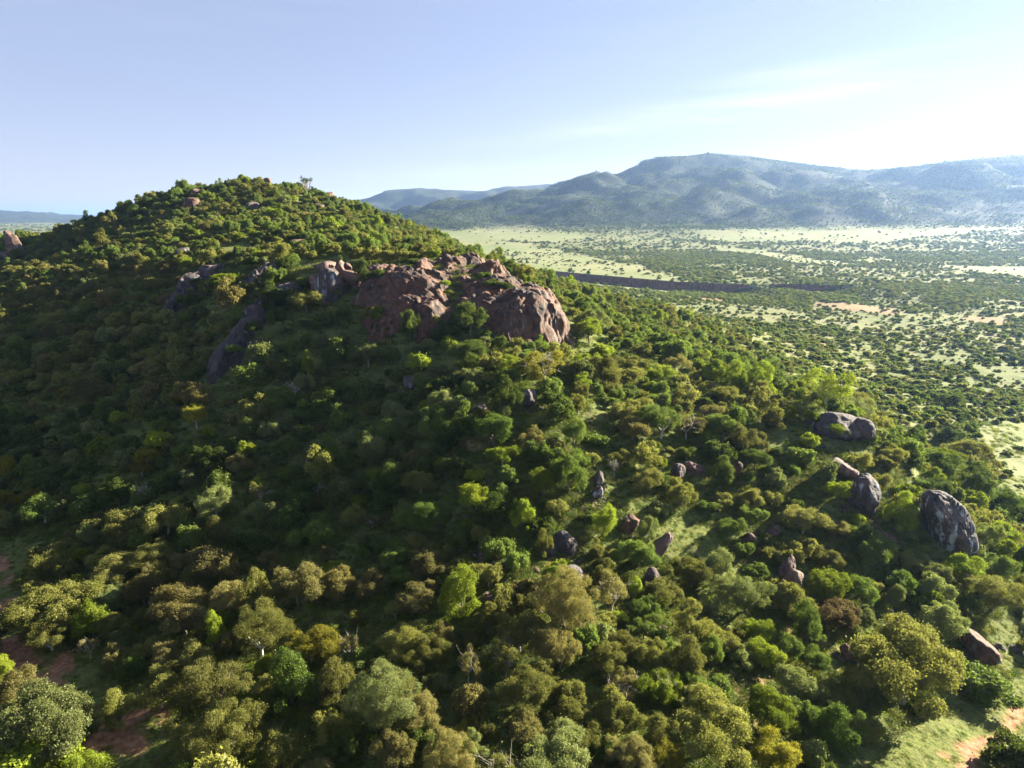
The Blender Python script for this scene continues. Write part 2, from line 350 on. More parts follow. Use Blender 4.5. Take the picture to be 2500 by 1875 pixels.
def groundmat():
    m, N, L = newmat('ground_cover'); out = N.new("ShaderNodeOutputMaterial"); p = N.new("ShaderNodeBsdfPrincipled")
    g = N.new("ShaderNodeNewGeometry"); pos = g.outputs['Position']
    n1 = noise(N, L, pos, 0.12, 6, 0.6); n2 = noise(N, L, pos, 1.3, 6, 0.65); n3 = noise(N, L, pos, 0.012, 6, 0.6)
    grass = mixc(N, L, mrange(N, L, n1, 0.35, 0.65), (0.060,0.085,0.020), (0.120,0.135,0.036))
    grass = mixc(N, L, mrange(N, L, n2, 0.42, 0.70), grass, (0.150,0.165,0.050))
    plain = mixc(N, L, mrange(N, L, n3, 0.35, 0.65), (0.105,0.125,0.036), (0.150,0.150,0.060))
    plain = mixc(N, L, mrange(N, L, noise(N, L, pos, 0.05, 7, 0.65), 0.50, 0.72), plain, (0.120,0.145,0.055))
    field = mixc(N, L, mrange(N, L, noise(N, L, pos, 0.006, 5, 0.55), 0.35, 0.65), (0.140,0.165,0.058), (0.195,0.195,0.090))
    field = mixc(N, L, mathn(N, L, 'MULTIPLY', mrange(N, L, noise(N, L, pos, 0.035, 6, 0.6), 0.48, 0.72), 0.6), field, (0.120,0.150,0.055))
    col = mixc(N, L, attr(N, 'plain'), grass, plain)
    col = mixc(N, L, attr(N, 'field'), col, field)
    lawn = mixc(N, L, mrange(N, L, n2, 0.35, 0.65), (0.075,0.095,0.020), (0.150,0.160,0.042))
    lawn = mixc(N, L, mrange(N, L, noise(N, L, pos, .35, 5, .6), .50, .68, 0, .6), lawn, (0.140,0.125,0.060))
    lawn = mixc(N, L, mrange(N, L, noise(N, L, pos, 3.2, 5, .7), .46, .66, 0, .75), lawn, (0.045,0.070,0.018))
    col = mixc(N, L, attr(N, 'lawn'), col, lawn)
    wood = mixc(N, L, mrange(N, L, noise(N, L, pos, 0.02, 7, 0.7), 0.40, 0.62), (0.017,0.027,0.014), (0.030,0.038,0.018))
    col = mixc(N, L, attr(N, 'mount'), col, wood)
    soil = mixc(N, L, mrange(N, L, n2, 0.35, 0.65), (0.200,0.095,0.050), (0.350,0.185,0.110))
    col = mixc(N, L, attr(N, 'soil'), col, soil)
    litter = mrange(N, L, noise(N, L, pos, 0.45, 6, 0.65), 0.58, 0.70, 0, 0.7)
    lw = N.new("ShaderNodeMath"); lw.operation = 'SUBTRACT'; lw.inputs[0].default_value = 1.0; L.new(attr(N, 'plain'), lw.inputs[1])
    col = mixc(N, L, mathn(N, L, 'MULTIPLY', litter, lw.outputs[0]), col, (0.100,0.062,0.036))
    L.new(col, p.inputs['Base Color']); p.inputs['Roughness'].default_value = 0.95; p.inputs['Specular IOR Level'].default_value = 0.1
    b = N.new("ShaderNodeBump"); b.inputs['Strength'].default_value = 0.8; b.inputs['Distance'].default_value = 0.35
    L.new(n2, b.inputs['Height']); L.new(b.outputs[0], p.inputs['Normal'])
    L.new(p.outputs[0], out.inputs[0]); return m
GROUND = groundmat()

# ------------------------------------------------------------------ ground zones in plan
fields = [poly_plain(s) for s in [
 "1020 556|1120 563|1260 590|1430 622|1640 664|1625 702|1450 688|1280 656|1150 634|1040 590",
 "985 541|1150 547|1300 560|1450 578|1340 592|1180 584|1060 572|1000 552",
 "1700 572|1850 556|2150 546|2350 541|2700 539|2700 560|2480 562|2300 574|2150 592|1950 588|1850 592|1720 584",
 "1740 600|1850 612|1960 628|2080 640|2080 650|1960 642|1850 626|1740 608",
 "2320 648|2500 650|2600 655|2600 680|2500 676|2400 668|2320 658",
 "2380 1060|2500 1040|2600 1100|2600 1230|2450 1180|2380 1130",
 "2100 630|2180 628|2200 640|2120 642"]]
redstrips = [poly_plain(s) for s in ["1995 728|2150 738|2250 755|2180 768|2080 752|1990 742", "1700 716|1800 722|1820 730|1720 728", "2380 770|2470 778|2440 792|2370 782"]]
path_left = poly("-80 1330|15 1400|5 1490|15 1580|60 1610|110 1665|175 1725|250 1765|330 1800")
path_branch = poly("395 1735|330 1755|270 1800|215 1850|170 1920")
path_far = poly("110 1665|165 1640|180 1600")
path_right = poly("2600 1690|2500 1725|2455 1765|2400 1795|2350 1825|2300 1840")
path_fork = poly("2420 1790|2385 1830|2355 1870|2310 1930")
lawns = [poly(s) for s in ["2520 1640|2330 1685|2270 1745|2130 1795|2060 1890|2100 1960|2600 1960|2600 1640",
 "2520 1490|2400 1540|2380 1600|2460 1640|2520 1600", "-60 1290|90 1330|70 1400|55 1500|-60 1540",
 "-60 1560|90 1580|260 1630|440 1770|330 1900|120 1960|240 1790|160 1680|60 1650|-60 1720",
 "1570 1262|1700 1275|1770 1320|1720 1360|1640 1350|1580 1320", "1990 1212|2060 1190|2080 1250|2010 1280",
 "520 600|760 592|780 612|540 618", "700 640|860 622|880 640|740 660", "1410 1000|1500 1008|1500 1045|1430 1040"]]
def zones(x, y):
    z = {}
    wx = x + fbm2(x, y, 9, 3, 31)*2.2; wy = y + fbm2(x, y, 9, 3, 33)*2.2
    fr = np.hypot(x, y)
    big = smooth(400, 1200, fr)
    wx2 = x + fbm2(x, y, 60, 4, 35)*(8+26*big); wy2 = y + fbm2(x, y, 60, 4, 37)*(8+50*big)
    f = np.zeros(np.shape(x))
    for pl in fields: f = np.maximum(f, inside(wx2, wy2, pl).astype(float))
    z['field'] = f
    lw = np.zeros(np.shape(x))
    for pl in lawns: lw = np.maximum(lw, inside(wx, wy, pl).astype(float))
    z['lawn'] = lw
    s = np.zeros(np.shape(x))
    for pl, wd in ((path_left, 2.0), (path_branch, 1.9), (path_far, 1.5), (path_right, 0.8), (path_fork, 0.75)):
        d, _ = seg_dist(wx, wy, pl); s = np.maximum(s, 1-smooth(wd*0.6, wd*1.25, d))
    gaps = fbm2(x, y, 3.0, 4, 41)
    s = s*smooth(-0.35, 0.05, gaps)
    for pl in redstrips: s = np.maximum(s, inside(wx2, wy2, pl)*0.45)
    s = np.maximum(s, .6*smooth(0.66, 0.76, fbm2(x, y, 22, 4, 43))*0.7*(fr < 500))
    z['soil'] = s
    hill = H(x, y)
    z['plain'] = smooth(22, 9, hill)*smooth(105, 180, fr)*smooth(-20, 40, x) + (fr > 700)*1.0
    z['plain'] = np.clip(z['plain'], 0, 1)
    z['mount'] = smooth(0, 14, mount_h(x, y)[0]+6*fbm2(x, y, 60, 3, 47))*(y > 1900)
    return z

# ------------------------------------------------------------------ terrain sheet
rr = np.concatenate([np.arange(12, 250, 0.85), np.arange(250, 960, 2.6), 960*1.0125**np.arange(0, 230)])
aa = np.radians(np.linspace(-62, 62, 470))
AA, RR = np.meshgrid(aa, rr); TX, TY = RR*np.sin(AA), RR*np.cos(AA)-6
TZ = H(TX, TY)
Z = zones(TX, TY)
nr, na = TX.shape
idx = np.arange(nr*na).reshape(nr, na)
F = np.stack([idx[:-1, :-1], idx[:-1, 1:], idx[1:, 1:], idx[1:, :-1]], -1).reshape(-1, 4)[:, ::-1]
me = mesh_from('ground', np.stack([TX.ravel(), TY.ravel(), TZ.ravel()], 1), F, True, {k: v.ravel() for k, v in Z.items()})
link('ground', me, GROUND, kind='structure', label='green hill slope, savanna plain and far ranges')

# gully banks: steep raw-earth walls
def gully(line, dep, name, label):
    L_ = [np.array(p) for p in line]; pts = []
    for a, b in zip(L_[:-1], L_[1:]):
        m = int(np.linalg.norm(b-a)/2.0)
        for i in range(m): pts.append(a+(b-a)*i/m)
    pts.append(L_[-1]); pts = np.array(pts); n_ = len(pts); rows = 9
    V = []
    ends = np.minimum(np.arange(n_), np.arange(n_)[::-1])/12.0; ends = np.clip(ends, 0.02, 1)
    for j in range(rows):
        t = j/(rows-1)
        fl = fbm(np.stack([pts[:, 0]/5, pts[:, 1]/5, np.full(n_, t*1.5)], 1), 4, 71)
        fl2 = np.abs(vnoise(np.stack([pts[:, 0]/2.2, pts[:, 1]/2.2, np.full(n_, t*.6)], 1), 75))
        y = pts[:, 1] - 2.2 - t*2.6 + fl*2.0 - fl2*1.3*t
        z0 = H(pts[:, 0], pts[:, 1]+4)+0.35
        V.append(np.stack([pts[:, 0], y, z0 - t*(dep*ends+0.8) + fl*0.3], 1))
    V.insert(0, np.stack([pts[:, 0], pts[:, 1]+3.5, H(pts[:, 0], pts[:, 1]+4)-0.3], 1)); rows += 1
    V = np.concatenate(V); ii = np.arange(rows*n_).reshape(rows, n_)
    F = np.stack([ii[:-1, :-1], ii[1:, :-1], ii[1:, 1:], ii[:-1, 1:]], -1).reshape(-1, 4)
    link(name, mesh_from(name, V, F, False), EARTH, label=label, category='earth bank')
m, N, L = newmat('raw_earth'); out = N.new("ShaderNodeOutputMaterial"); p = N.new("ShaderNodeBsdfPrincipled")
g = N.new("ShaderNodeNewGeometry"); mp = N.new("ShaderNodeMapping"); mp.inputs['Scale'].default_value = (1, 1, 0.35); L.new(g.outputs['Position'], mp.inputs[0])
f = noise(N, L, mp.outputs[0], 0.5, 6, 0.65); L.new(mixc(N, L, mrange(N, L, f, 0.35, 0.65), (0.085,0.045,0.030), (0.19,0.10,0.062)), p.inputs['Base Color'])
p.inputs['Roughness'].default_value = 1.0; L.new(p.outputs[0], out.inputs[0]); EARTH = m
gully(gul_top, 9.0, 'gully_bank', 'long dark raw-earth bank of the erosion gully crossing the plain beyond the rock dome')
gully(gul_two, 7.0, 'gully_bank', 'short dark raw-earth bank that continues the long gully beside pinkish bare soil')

# ------------------------------------------------------------------ rocks
import bmesh
_ico = {}
def ico(sub):
    if sub not in _ico:
        bm = bmesh.new(); bmesh.ops.create_icosphere(bm, subdivisions=sub, radius=1.0)
        bm.verts.ensure_lookup_table()
        V = np.array([v.co[:] for v in bm.verts]); F = np.array([[v.index for v in f.verts] for f in bm.faces]); bm.free(); _ico[sub] = (V, F)
    return _ico[sub]
def rotm(rx, ry, rz):
    cx, sx, cyy, sy, cz, sz = math.cos(rx), math.sin(rx), math.cos(ry), math.sin(ry), math.cos(rz), math.sin(rz)
    return np.array([[cz,-sz,0],[sz,cz,0],[0,0,1]])@np.array([[cyy,0,sy],[0,1,0],[-sy,0,cyy]])@np.array([[1,0,0],[0,cx,-sx],[0,sx,cx]])
def blob(rad, rot, seed, sub, boxy=2.5, rough=0.13, facets=0.0, shear=0.0):
    V, F = ico(sub); n_ = V
    r = (np.abs(n_)**boxy).sum(1)**(-1/boxy)
    if facets > 0:                                    # weathered flat faces cut into the mass
        gq = np.random.default_rng(seed+900); acc_ = np.exp(-24*r)
        for _ in range(13):
            m_ = gq.normal(size=3); m_ /= np.linalg.norm(m_); h_ = gq.uniform(.55, .95)
            acc_ = acc_+np.exp(-24*np.clip(h_/np.maximum(n_@m_, .05), 0, 3))*(n_@m_ > .05)
        r = -np.log(acc_)/24+.03
    q = n_*np.array([1.0, 1.0, 1.0]) + seed*5.3
    d = rough*fbm(q*1.2, 3, seed) + rough*0.45*fbm(q*3.2, 3, seed+5) + rough*0.16*fbm(q*9, 3, seed+9)
    cr = np.abs(fbm(q*1.5+3, 3, seed+13)); d = d - 0.075*(1-smooth(0.0, 0.05, cr))
    if facets: d = d + min(facets, .06)*np.round(fbm(q*1.4, 2, seed+19)*4)/4
    P_ = n_*(r*(1+d))[:, None]*np.array(rad)
    if shear: P_[:, 0] -= shear*P_[:, 2]
    return P_@rotm(*rot).T, F
def rock(name, label, cat, blobs, mat, group=None, base=None):
    """blobs: (centre xyz, radii, rotation, seed, subdivision, boxiness, roughness, facets)"""
    base = np.array(base if base is not None else blobs[0][0]); Vs, Fs, off = [], [], 0
    for c, rad, rot, seed, sub, bx, rg, fc, *sh in blobs:
        V, F = blob(rad, rot, seed, sub, bx, rg, fc, *sh); Vs.append(V+np.array(c)-base); Fs.append(F+off); off += len(V)
    o = link(name, mesh_from(name, np.concatenate(Vs), np.concatenate(Fs), True), mat, label=label, category=cat)
    if group: o['group'] = group
    o.location = base; return o
stone_sites = []; blockers = []                                         # (x, y, radius): no scattered tree here
def stone(name, label, sx, sy, wpx, hpx, mat, seed, cat='boulder', group=None, lean=0.0, deep=1.0, boxy=2.6, rough=0.14, sub=5, facets=0.0, y=None, yaw=None, block=True):
    base = hit(sx, sy+hpx*0.5) if y is None else at(sx, sy+hpx*0.5, y)
    if cat == 'rock' and base[1] > 400: d_ = ray(sx, sy); x_ = d_[0]/d_[1]*368; base = np.array([x_, 368, H1(x_, 368)+1.0])
    d = math.hypot(base[0], base[1]) + 0.3*(CAM_Z-base[2]); k = d/FOC
    rx, rz = wpx*k*0.5, hpx*k*0.56
    c = base + np.array([0, rx*0.5*deep, rz*0.72])
    stone_sites.append((base[0], base[1]+rx*0.5*deep, rx))
    if block: blockers.append((base[0], base[1]+rx*0.5*deep, max(rx, rx*deep)*0.95))
    yaw = (seed*0.77) % 0.8-0.4 if yaw is None else yaw
    return rock(name, label, cat, [(c, (rx, rx*deep, rz), (0, lean, yaw), seed, sub, boxy, rough, facets)], mat, group)

lobes = []
for sx, sy, y, rx, ry, rz, ang, pw in [
 # sx, sy of the top of each hump, forward distance, radii, height, heading, flatness
 (1290,692,166,8.2,13,21,-.25,1.9),(1342,775,163,4.6,8,15,-.2,1.7),(1225,668,172,7.0,9,20,-.5,1.7),(1190,735,162,8.0,9,18,-.5,1.8),(1250,745,158,8.5,7,18,-.2,2.0),
 (1150,612,183,6.0,5,17,-.6,1.5),(1110,622,180,6.5,5,16,-.4,1.6),(1195,640,178,5.5,6,16,-.8,1.5),(1028,628,174,3.6,5,16,-.6,1.3),(1050,655,170,4.6,5,15,-.7,1.5),
 (1010,668,167,8.5,8,19,-.2,2.2),(1065,705,163,5.2,6,18,-.5,1.8),(965,672,168,8.0,8,18,.1,1.9),(920,700,166,7.0,7,18,.3,2.0),(975,735,160,9,6,17,0,2.2),
 (1120,690,168,4.5,6,16,-.9,1.5),(1145,745,161,7.5,7,18,-.3,1.9),(1100,770,159,8.5,6,16,0,2.0),(930,650,176,8,5,13,0,2.2),(1075,640,177,6,5,14,0,1.6),(950,745,157,7,6,18,0,2.2),(1030,740,156,8,5,18,0,2.2),(1135,655,174,6,6,15,-.6,1.5),(1165,700,168,6,6,16,-.7,1.5),(1090,670,172,5,6,14,-.7,1.5)]:
    t_ = at(sx, sy, y); lobes.append((t_[0], t_[1], t_[2]-0.3, rx, ry, rz, ang, pw))
def massif(name, label, cat, lobes, x0, x1, y0, y1, step, mat, seed=0, crag=1.0, lean=.36, grow=1.25):
    DX, DY = np.meshgrid(np.arange(x0, x1, step), np.arange(y0, y1, step)); shp = DX.shape
    wx_ = DX+1.6*fbm2(DX, DY, 5, 3, 201+seed); wy_ = DY+1.6*fbm2(DX, DY, 5, 3, 203+seed)
    acc = np.full(shp, 0.0); kk_ = .55
    for tx, ty, tz, rx, ry, rz, ang, pw in lobes:
        ca, sa = math.cos(ang), math.sin(ang); u_ = ((wx_-tx)*ca+(wy_-ty)*sa)/(rx*grow); v_ = (-(wx_-tx)*sa+(wy_-ty)*ca)/(ry*grow)
        q_ = (np.abs(u_)**2+np.abs(v_)**2)**.5
        z_ = tz - rz*(1-np.sqrt(np.clip(1-np.clip(q_, 0, .9999)**(pw*1.25), 0, 1))) - np.maximum(q_-1, 0)*60
        acc = acc+np.exp(np.clip((z_-40)*kk_, -60, 60))
    DZ = 40+np.log(acc+1e-12)/kk_
    # exfoliation sheets and joints: rounded ribs parted by sharp creases
    cu = DX*.80+DY*.60; cv = -DX*.60+DY*.80
    DZ = DZ-.8+crag*(np.minimum(np.abs(fbm2(cu/2.2, cv, 6.0, 2, 211+seed)), .45)*3.8+np.minimum(np.abs(fbm2(cu, cv*1.3, 2.4, 3, 219+seed)), .4)*1.0
        -(1-smooth(0, .05, np.abs(fbm2(cu/2.5, cv, 7.5, 3, 215+seed))))*1.3-(1-smooth(0, .05, np.abs(fbm2(cu, cv/2, 9, 3, 217+seed))))*.9+fbm2(DX, DY, 1.3, 4, 213+seed)*.35)
    gz_ = H(DX, DY); DZ = np.where(DZ < gz_-2.5, gz_-2.5, DZ)
    VV = np.stack([DX.ravel(), DY.ravel(), DZ.ravel()], 1)
    dn = np.stack([fbm(VV*np.array([.5, .5, .22])+k*31, 4, 220+k) for k in range(2)], 1); VV[:, 0] += dn[:, 0]*1.2; VV[:, 1] += dn[:, 1]*1.4
    ii_ = np.arange(DX.size).reshape(shp); FF = np.stack([ii_[:-1, :-1], ii_[:-1, 1:], ii_[1:, 1:], ii_[1:, :-1]], -1).reshape(-1, 4)
    FF = FF[(DZ > gz_-2.2).ravel()[FF].any(1)]; usedv = np.unique(FF); remap = np.zeros(len(VV), int); remap[usedv] = np.arange(len(usedv))
    link(name, mesh_from(name, VV[usedv], remap[FF], True), mat, label=label, category=cat)
    return DX, DY, DZ, gz_
DX, DY, DZ, gz_ = massif('rock_dome', 'huge brown granite dome with sunlit rounded crest and dark streaked face above the hollow', 'rock outcrop', lobes, -46, 20, 146, 196, .23, ROCK, grow=1.22)
_m = (DZ > gz_-.3) & ((np.arange(DX.size).reshape(DX.shape) % 7) == 0)
for bx_, by_ in zip(DX[_m][::5], DY[_m][::5]): blockers.append((bx_, by_, 3.2))
for sx, y in [(900,165),(940,165),(985,165),(1030,167),(1080,168),(1130,166),(1180,166),(1230,166),(1280,165),(1150,178),(1060,178),(1220,176),(990,175)]:
    q = at(sx, 760, y); blockers.append((q[0], q[1], 3.6))
def rib(spec, r, pw=1.7, ang=0.0, rz=16):
    out = []
    for i_, (sx, sy, y, k_) in enumerate(spec):
        t_ = at(sx, sy, y); out.append((t_[0], t_[1], t_[2], r*k_, r*k_*1.1, rz, ang, pw))
        j_ = 1+.35*math.sin(i_*2.3); out.append((t_[0]+r*.95*j_, t_[1]+r*.65, t_[2]+.4+.9*math.sin(i_*1.7), r*k_*.9*j_, r*k_, rz, ang, pw+.5))
    return out
for nm_, lab_, spec_, r_, sd0 in (
 ('cliff_slab', 'tall steep dark cliff slab with white streaks running down into the shaded hollow', [(700,700,172,.8),(672,708,169,.9),(645,728,166,1.0),(620,752,163,1.05),(597,782,159,1.05),(575,812,155,1.0),(552,842,151,.9),(532,868,147,.75)], 4.2, 301),
 ('cliff_slab', 'narrow streaked rock slab half covered by green shrubs above the tallest dark slab', [(648,650,188,1.0),(622,668,184,1.0),(598,692,180,.9),(578,722,176,.85),(560,752,172,.7)], 2.9, 303),
 ('cliff_slab', 'squat near-black slab beside a russet shrub at the end of the cliff line', [(500,656,196,1.0),(478,664,193,1.0),(456,682,189,1.0),(438,706,185,.9),(425,726,181,.7)], 3.4, 305)):
    lb_ = rib(spec_, r_); xs_ = [q[0] for q in lb_]; ys_ = [q[1] for q in lb_]
    a_ = massif(nm_, lab_, 'cliff', lb_, min(xs_)-8, max(xs_)+8, min(ys_)-8, max(ys_)+7, .28, GREY, sd0, .95)
    m_ = (a_[2] > a_[3]-.2) & ((np.arange(a_[0].size).reshape(a_[0].shape) % 7) == 0)
    for bx_, by_ in zip(a_[0][m_][::6], a_[1][m_][::6]): blockers.append((bx_, by_, 2.2))
rock('cliff_buttress', 'white and rust streaked buttress below the pink boulder clump', 'cliff', [(at(800,740,168),(4.6,5,8.5),(.1,.12,.3),26,5,2.6,.2,.06),(at(775,790,165),(2.4,3,4.5),(0,.1,.1),27,4,2.6,.2,.05)], GREY)
blockers += [(at(575,812,148)[0], 148, 3.0), (at(540,880,141)[0], 141, 3), (at(573,705,178)[0], 176, 5), (at(462,700,190)[0], 187, 7), (at(800,740,168)[0], 166, 6)]
for i, (sx, sy, w_, h_, y, lab) in enumerate([(795,655,50,42,172,'largest pinkish boulder in the clump behind the streaked buttress'),(832,655,26,34,172,'upright pointed pink boulder in the clump beside the bushy tree'),
 (862,680,46,40,169,'rounded red-topped boulder nearest the bushy tree in the pink clump'),(818,690,36,30,169,'low pink boulder wedged between the larger ones of the clump'),(775,690,34,40,169,'dark sided pink boulder at the outer end of the clump'),
 (850,650,16,16,173,'small pale stone perched behind the pink boulder clump')]):
    q = at(sx, sy+h_*0.4, y); k = y/FOC; rock('boulder', lab, 'boulder', [(at(sx, sy, y), (w_*k*.55, w_*k*.6, h_*k*.6), (.1*i, .15*i, .4*i), 30+i, 4, 2.7, .2, .06)], PINK, 'pink boulders in the clump')
# tall boulder and its neighbour
bb = hit(2335, 1368)
def offs(b, x, y, z): return (b[0]+x, b[1]+y, b[2]+z)
rock('tall_boulder', 'tall grey boulder with a broad white streak down its curved face above the dark slope', 'boulder',
     [(offs(bb, -.2, 3.2, 3.6), (3.7, 4.0, 6.9), (.10, 0, .1), 41, 6, 2.9, .08, .05, .30)], STREAK)
rock('leaning_boulder', 'brown boulder leaning behind the tall white-streaked boulder', 'boulder',
     [(offs(bb, 2.3, 6.6, 3.0), (3.4, 3.2, 6.2), (.1, 0, .1), 42, 5, 2.7, .08, 0, .45)], GREY)
blockers.append((bb[0], bb[1]+3, 5.5)); blockers.append((bb[0], bb[1]-4, 3.5))
stone('long_boulder', 'long dark boulder with bushes growing over it near the plain', 2062, 1052, 120, 54, GREY, 43, deep=.8, boxy=2.4, rough=.16, facets=.1)
stone('grey_boulder', 'blunt pale-ended boulder joined to the long dark boulder', 2100, 1054, 60, 50, GREY, 44, deep=1.0, boxy=2.4, rough=.14, facets=.1, block=False)
stone('whaleback_rock', 'smooth sunlit pink whaleback rock on top of the split outcrop', 2065, 1150, 60, 40, PINK, 45, deep=1.2, boxy=2.3, rough=.12, lean=.35, facets=.1)
stone('split_outcrop', 'tall cracked dark outcrop below the smooth pink whaleback', 2108, 1215, 66, 84, GREY, 46, deep=.9, facets=.10, rough=.16)
stone('outcrop_block', 'upright black-sided block on the upper corner of the split outcrop', 2100, 1190, 34, 50, GREY, 47, facets=.05, block=False)
for i, (sx, sy, w_, h_, mt, dp_, ln, lab) in enumerate([
 (1695,1145,52,36,PINK,1.0,.3,'flat-topped pinkish boulder under a spreading green tree on the spur'),
 (1655,1155,36,44,GREY,1.0,.2,'grey boulder in shade beside the flat-topped pinkish one'),
 (1790,1150,26,62,ROCK,1.2,.5,'brown ridge of rock with a sunlit edge beside a dense green tree'),
 (1380,1330,76,58,GREY,.9,.0,'white-streaked grey rock face at the head of the scree in shade'),
 (1345,1345,34,36,GREY,.9,.1,'smaller grey rock against the white-streaked face'),
 (1400,1408,64,44,GREY,.9,.0,'cracked grey block on the shaded scree below the white-streaked face'),
 (1368,1400,30,26,GREY,.9,.0,'knee-high grey stone beside the cracked block on the scree'),
 (1542,1278,50,60,ROCK,1.1,.6,'knobbly brown crest of the sunlit ribbed ridge'),
 (1610,1330,36,80,PINK,1.3,.7,'thin sunlit pink rib of rock running down beside the shaded glade'),
 (1590,1410,46,60,GREY,1.0,.1,'dark slab standing at the foot of the pink rib'),
 (1293,975,50,56,GREY,1.0,-.1,'pointed blue-grey rock in the trees below the rock dome'),
 (1675,958,30,48,GREY,1.0,.1,'dark notched crag among olive trees on the upper spur'),
 (1790,1012,36,34,ROCK,1.0,.2,'rusty crag showing between bright green trees above the long boulder'),
 (1925,1385,34,70,PINK,1.3,.45,'pink-lit knob of the curved rock rib above the dark thicket'),
 (1935,1425,60,64,PINK,1.0,.5,'largest smooth hump of the curved pink rock rib'),
 (1828,1318,40,40,ROCK,1.0,.3,'brown rock with a lit edge under a silver-green tree'),
 (1890,1300,34,34,PINK,1.0,.4,'curved pink ledge above the rock rib'),
 (2400,1592,74,46,ROCK,1.5,.40,'low dark brown slab sloping down beside the grassy clearing'),
 (2480,1585,22,12,PINK,1.0,.0,'small pale stone in the grass beside the low brown slab'),
 (2440,1578,14,12,PINK,1.0,.0,'smallest pale stone in the grass above the low brown slab'),
 (2170,1312,50,18,PINK,1.3,.3,'pale flat ledge between the split outcrop and the tall boulder'),
 (1462,1170,30,44,GREY,1.0,.0,'grey rock tooth under a pale green tree beside the rubble'),
 (1458,1205,28,40,GREY,1.0,.0,'broken grey rock rubble under the rock tooth'),
 (1175,1000,50,26,GREY,1.0,.0,'pale rock shelf in the dark trees below the rock dome'),
 (1003,935,60,40,GREY,1.0,.0,'dim grey rock patch in shade below the cliffs'),
 (2070,1600,36,34,ROCK,1.0,.3,'brown stones in shade beneath the russet tree'),
 (1748,1240,12,12,PINK,1.0,.0,'small reddish stone in the shaded glade'),
 (1305,1212,14,14,PINK,1.0,.0,'small pale stone lit by the sun below the bright green trees'),
 (1690,1535,60,20,ROCK,1.0,.3,'dark reddish slab in the deep shade of the lower slope'),
 (1530,1570,26,16,GREY,1.0,.0,'grey stone lying alone in the dark lower hollow'),
 (1345,1465,22,22,GREY,1.0,.0,'blue-grey stone at the bottom end of the scree')]):
    stone('boulder', lab, sx, sy, w_*.85, h_*.88, mt, 50+i, deep=dp_, lean=ln, facets=.12, rough=.20, sub=5 if w_ > 24 else 4, group='boulders on the lower slope')
for i, (sx, sy, w_, h_, mt, lab) in enumerate([
 (471,500,36,24,ROCK,'brown overhanging rock near the summit of the hill'),(478,472,20,14,PINK,'small red rock just under the shoulder of the summit'),
 (650,430,16,12,PINK,'pink rock on the very top of the summit'),(805,478,22,18,PINK,'round red boulder on the skyline beyond the candelabra tree'),
 (742,525,18,16,ROCK,'dark red rock high on the sunlit flank below the candelabra tree'),(770,505,34,14,ROCK,'brown ledge on the skyline flank between two red rocks'),
 (32,605,30,44,PINK,'red boulder standing in the trees of the far saddle'),(8,628,18,18,PINK,'small red boulder cut by the edge near the saddle boulder'),
 (615,505,30,16,GREY,'dark ledge under the trees of the summit slope'),(585,612,18,12,PINK,'pale stone lying in the grass terrace below the summit'),
 (445,615,30,16,GREY,'grey ledge under trees halfway up the summit slope'),(720,590,36,12,ROCK,'dark stone band at the edge of the grass terrace')]):
    stone('rock', lab, sx, sy, w_*1.15, h_*1.3, mt, 90+i, deep=1.0, facets=.08, rough=.17, sub=4, group='rocks on the summit hill', cat='rock')

# scree: small stones nobody could count
def make_pts_object(name, pts, scl, rot, ind, coll, kind='stuff', **props):
    me = bpy.data.meshes.new(name); n_ = len(pts); me.vertices.add(n_); me.vertices.foreach_set("co", np.asarray(pts, np.float32).ravel())
    for an, tp, v in (('scl', 'FLOAT_VECTOR', scl), ('rot', 'FLOAT_VECTOR', rot)):
        a = me.attributes.new(an, tp, 'POINT'); a.data.foreach_set("vector", np.asarray(v, np.float32).ravel())
    a = me.attributes.new('pick', 'INT', 'POINT'); a.data.foreach_set("value", np.asarray(ind, np.int32))
    o = bpy.data.objects.new(name, me); C.objects.link(o)
    ng = bpy.data.node_groups.new(name, 'GeometryNodeTree')
    ng.interface.new_socket("Geometry", in_out='INPUT', socket_type='NodeSocketGeometry')
    ng.interface.new_socket("Geometry", in_out='OUTPUT', socket_type='NodeSocketGeometry')
    N, L = ng.nodes, ng.links
    gi, go = N.new("NodeGroupInput"), N.new("NodeGroupOutput")
    ci = N.new("GeometryNodeCollectionInfo"); ci.inputs[0].default_value = coll; ci.inputs['Separate Children'].default_value = True; ci.inputs['Reset Children'].default_value = True
    ip = N.new("GeometryNodeInstanceOnPoints"); ip.inputs['Pick Instance'].default_value = True
    def na(nm, tp):
        q = N.new("GeometryNodeInputNamedAttribute"); q.data_type = tp; q.inputs[0].default_value = nm; return q.outputs[0]
    L.new(gi.outputs[0], ip.inputs['Points']); L.new(ci.outputs[0], ip.inputs['Instance'])
    L.new(na('pick', 'INT'), ip.inputs['Instance Index']); L.new(na('rot', 'FLOAT_VECTOR'), ip.inputs['Rotation']); L.new(na('scl', 'FLOAT_VECTOR'), ip.inputs['Scale'])
    L.new(ip.outputs[0], go.inputs[0])
    md = o.modifiers.new('scatter', 'NODES'); md.node_group = ng
    o['kind'] = kind
    for k, v in props.items(): o[k] = v
    return o
def library(name, items):
    col = bpy.data.collections.new(name)
    for i, (me, mat) in enumerate(items):
        o = bpy.data.objects.new(f"{name}_{i:03d}", me)
        if len(me.materials) == 0: me.materials.append(mat)
        if me.materials[0] is not mat: o.material_slots[0].link = 'OBJECT'; o.material_slots[0].material = mat
        col.objects.link(o)
    return col
stones = []
for i in range(4):
    V, F = blob((1, .8, .6), (0, 0, 0), 120+i, 2, 3.0, .3, .1); stones.append((mesh_from('loose_stone', V, F, True), GREY if i % 2 else PINK))
slib = library('loose_stone', stones)
sp = []
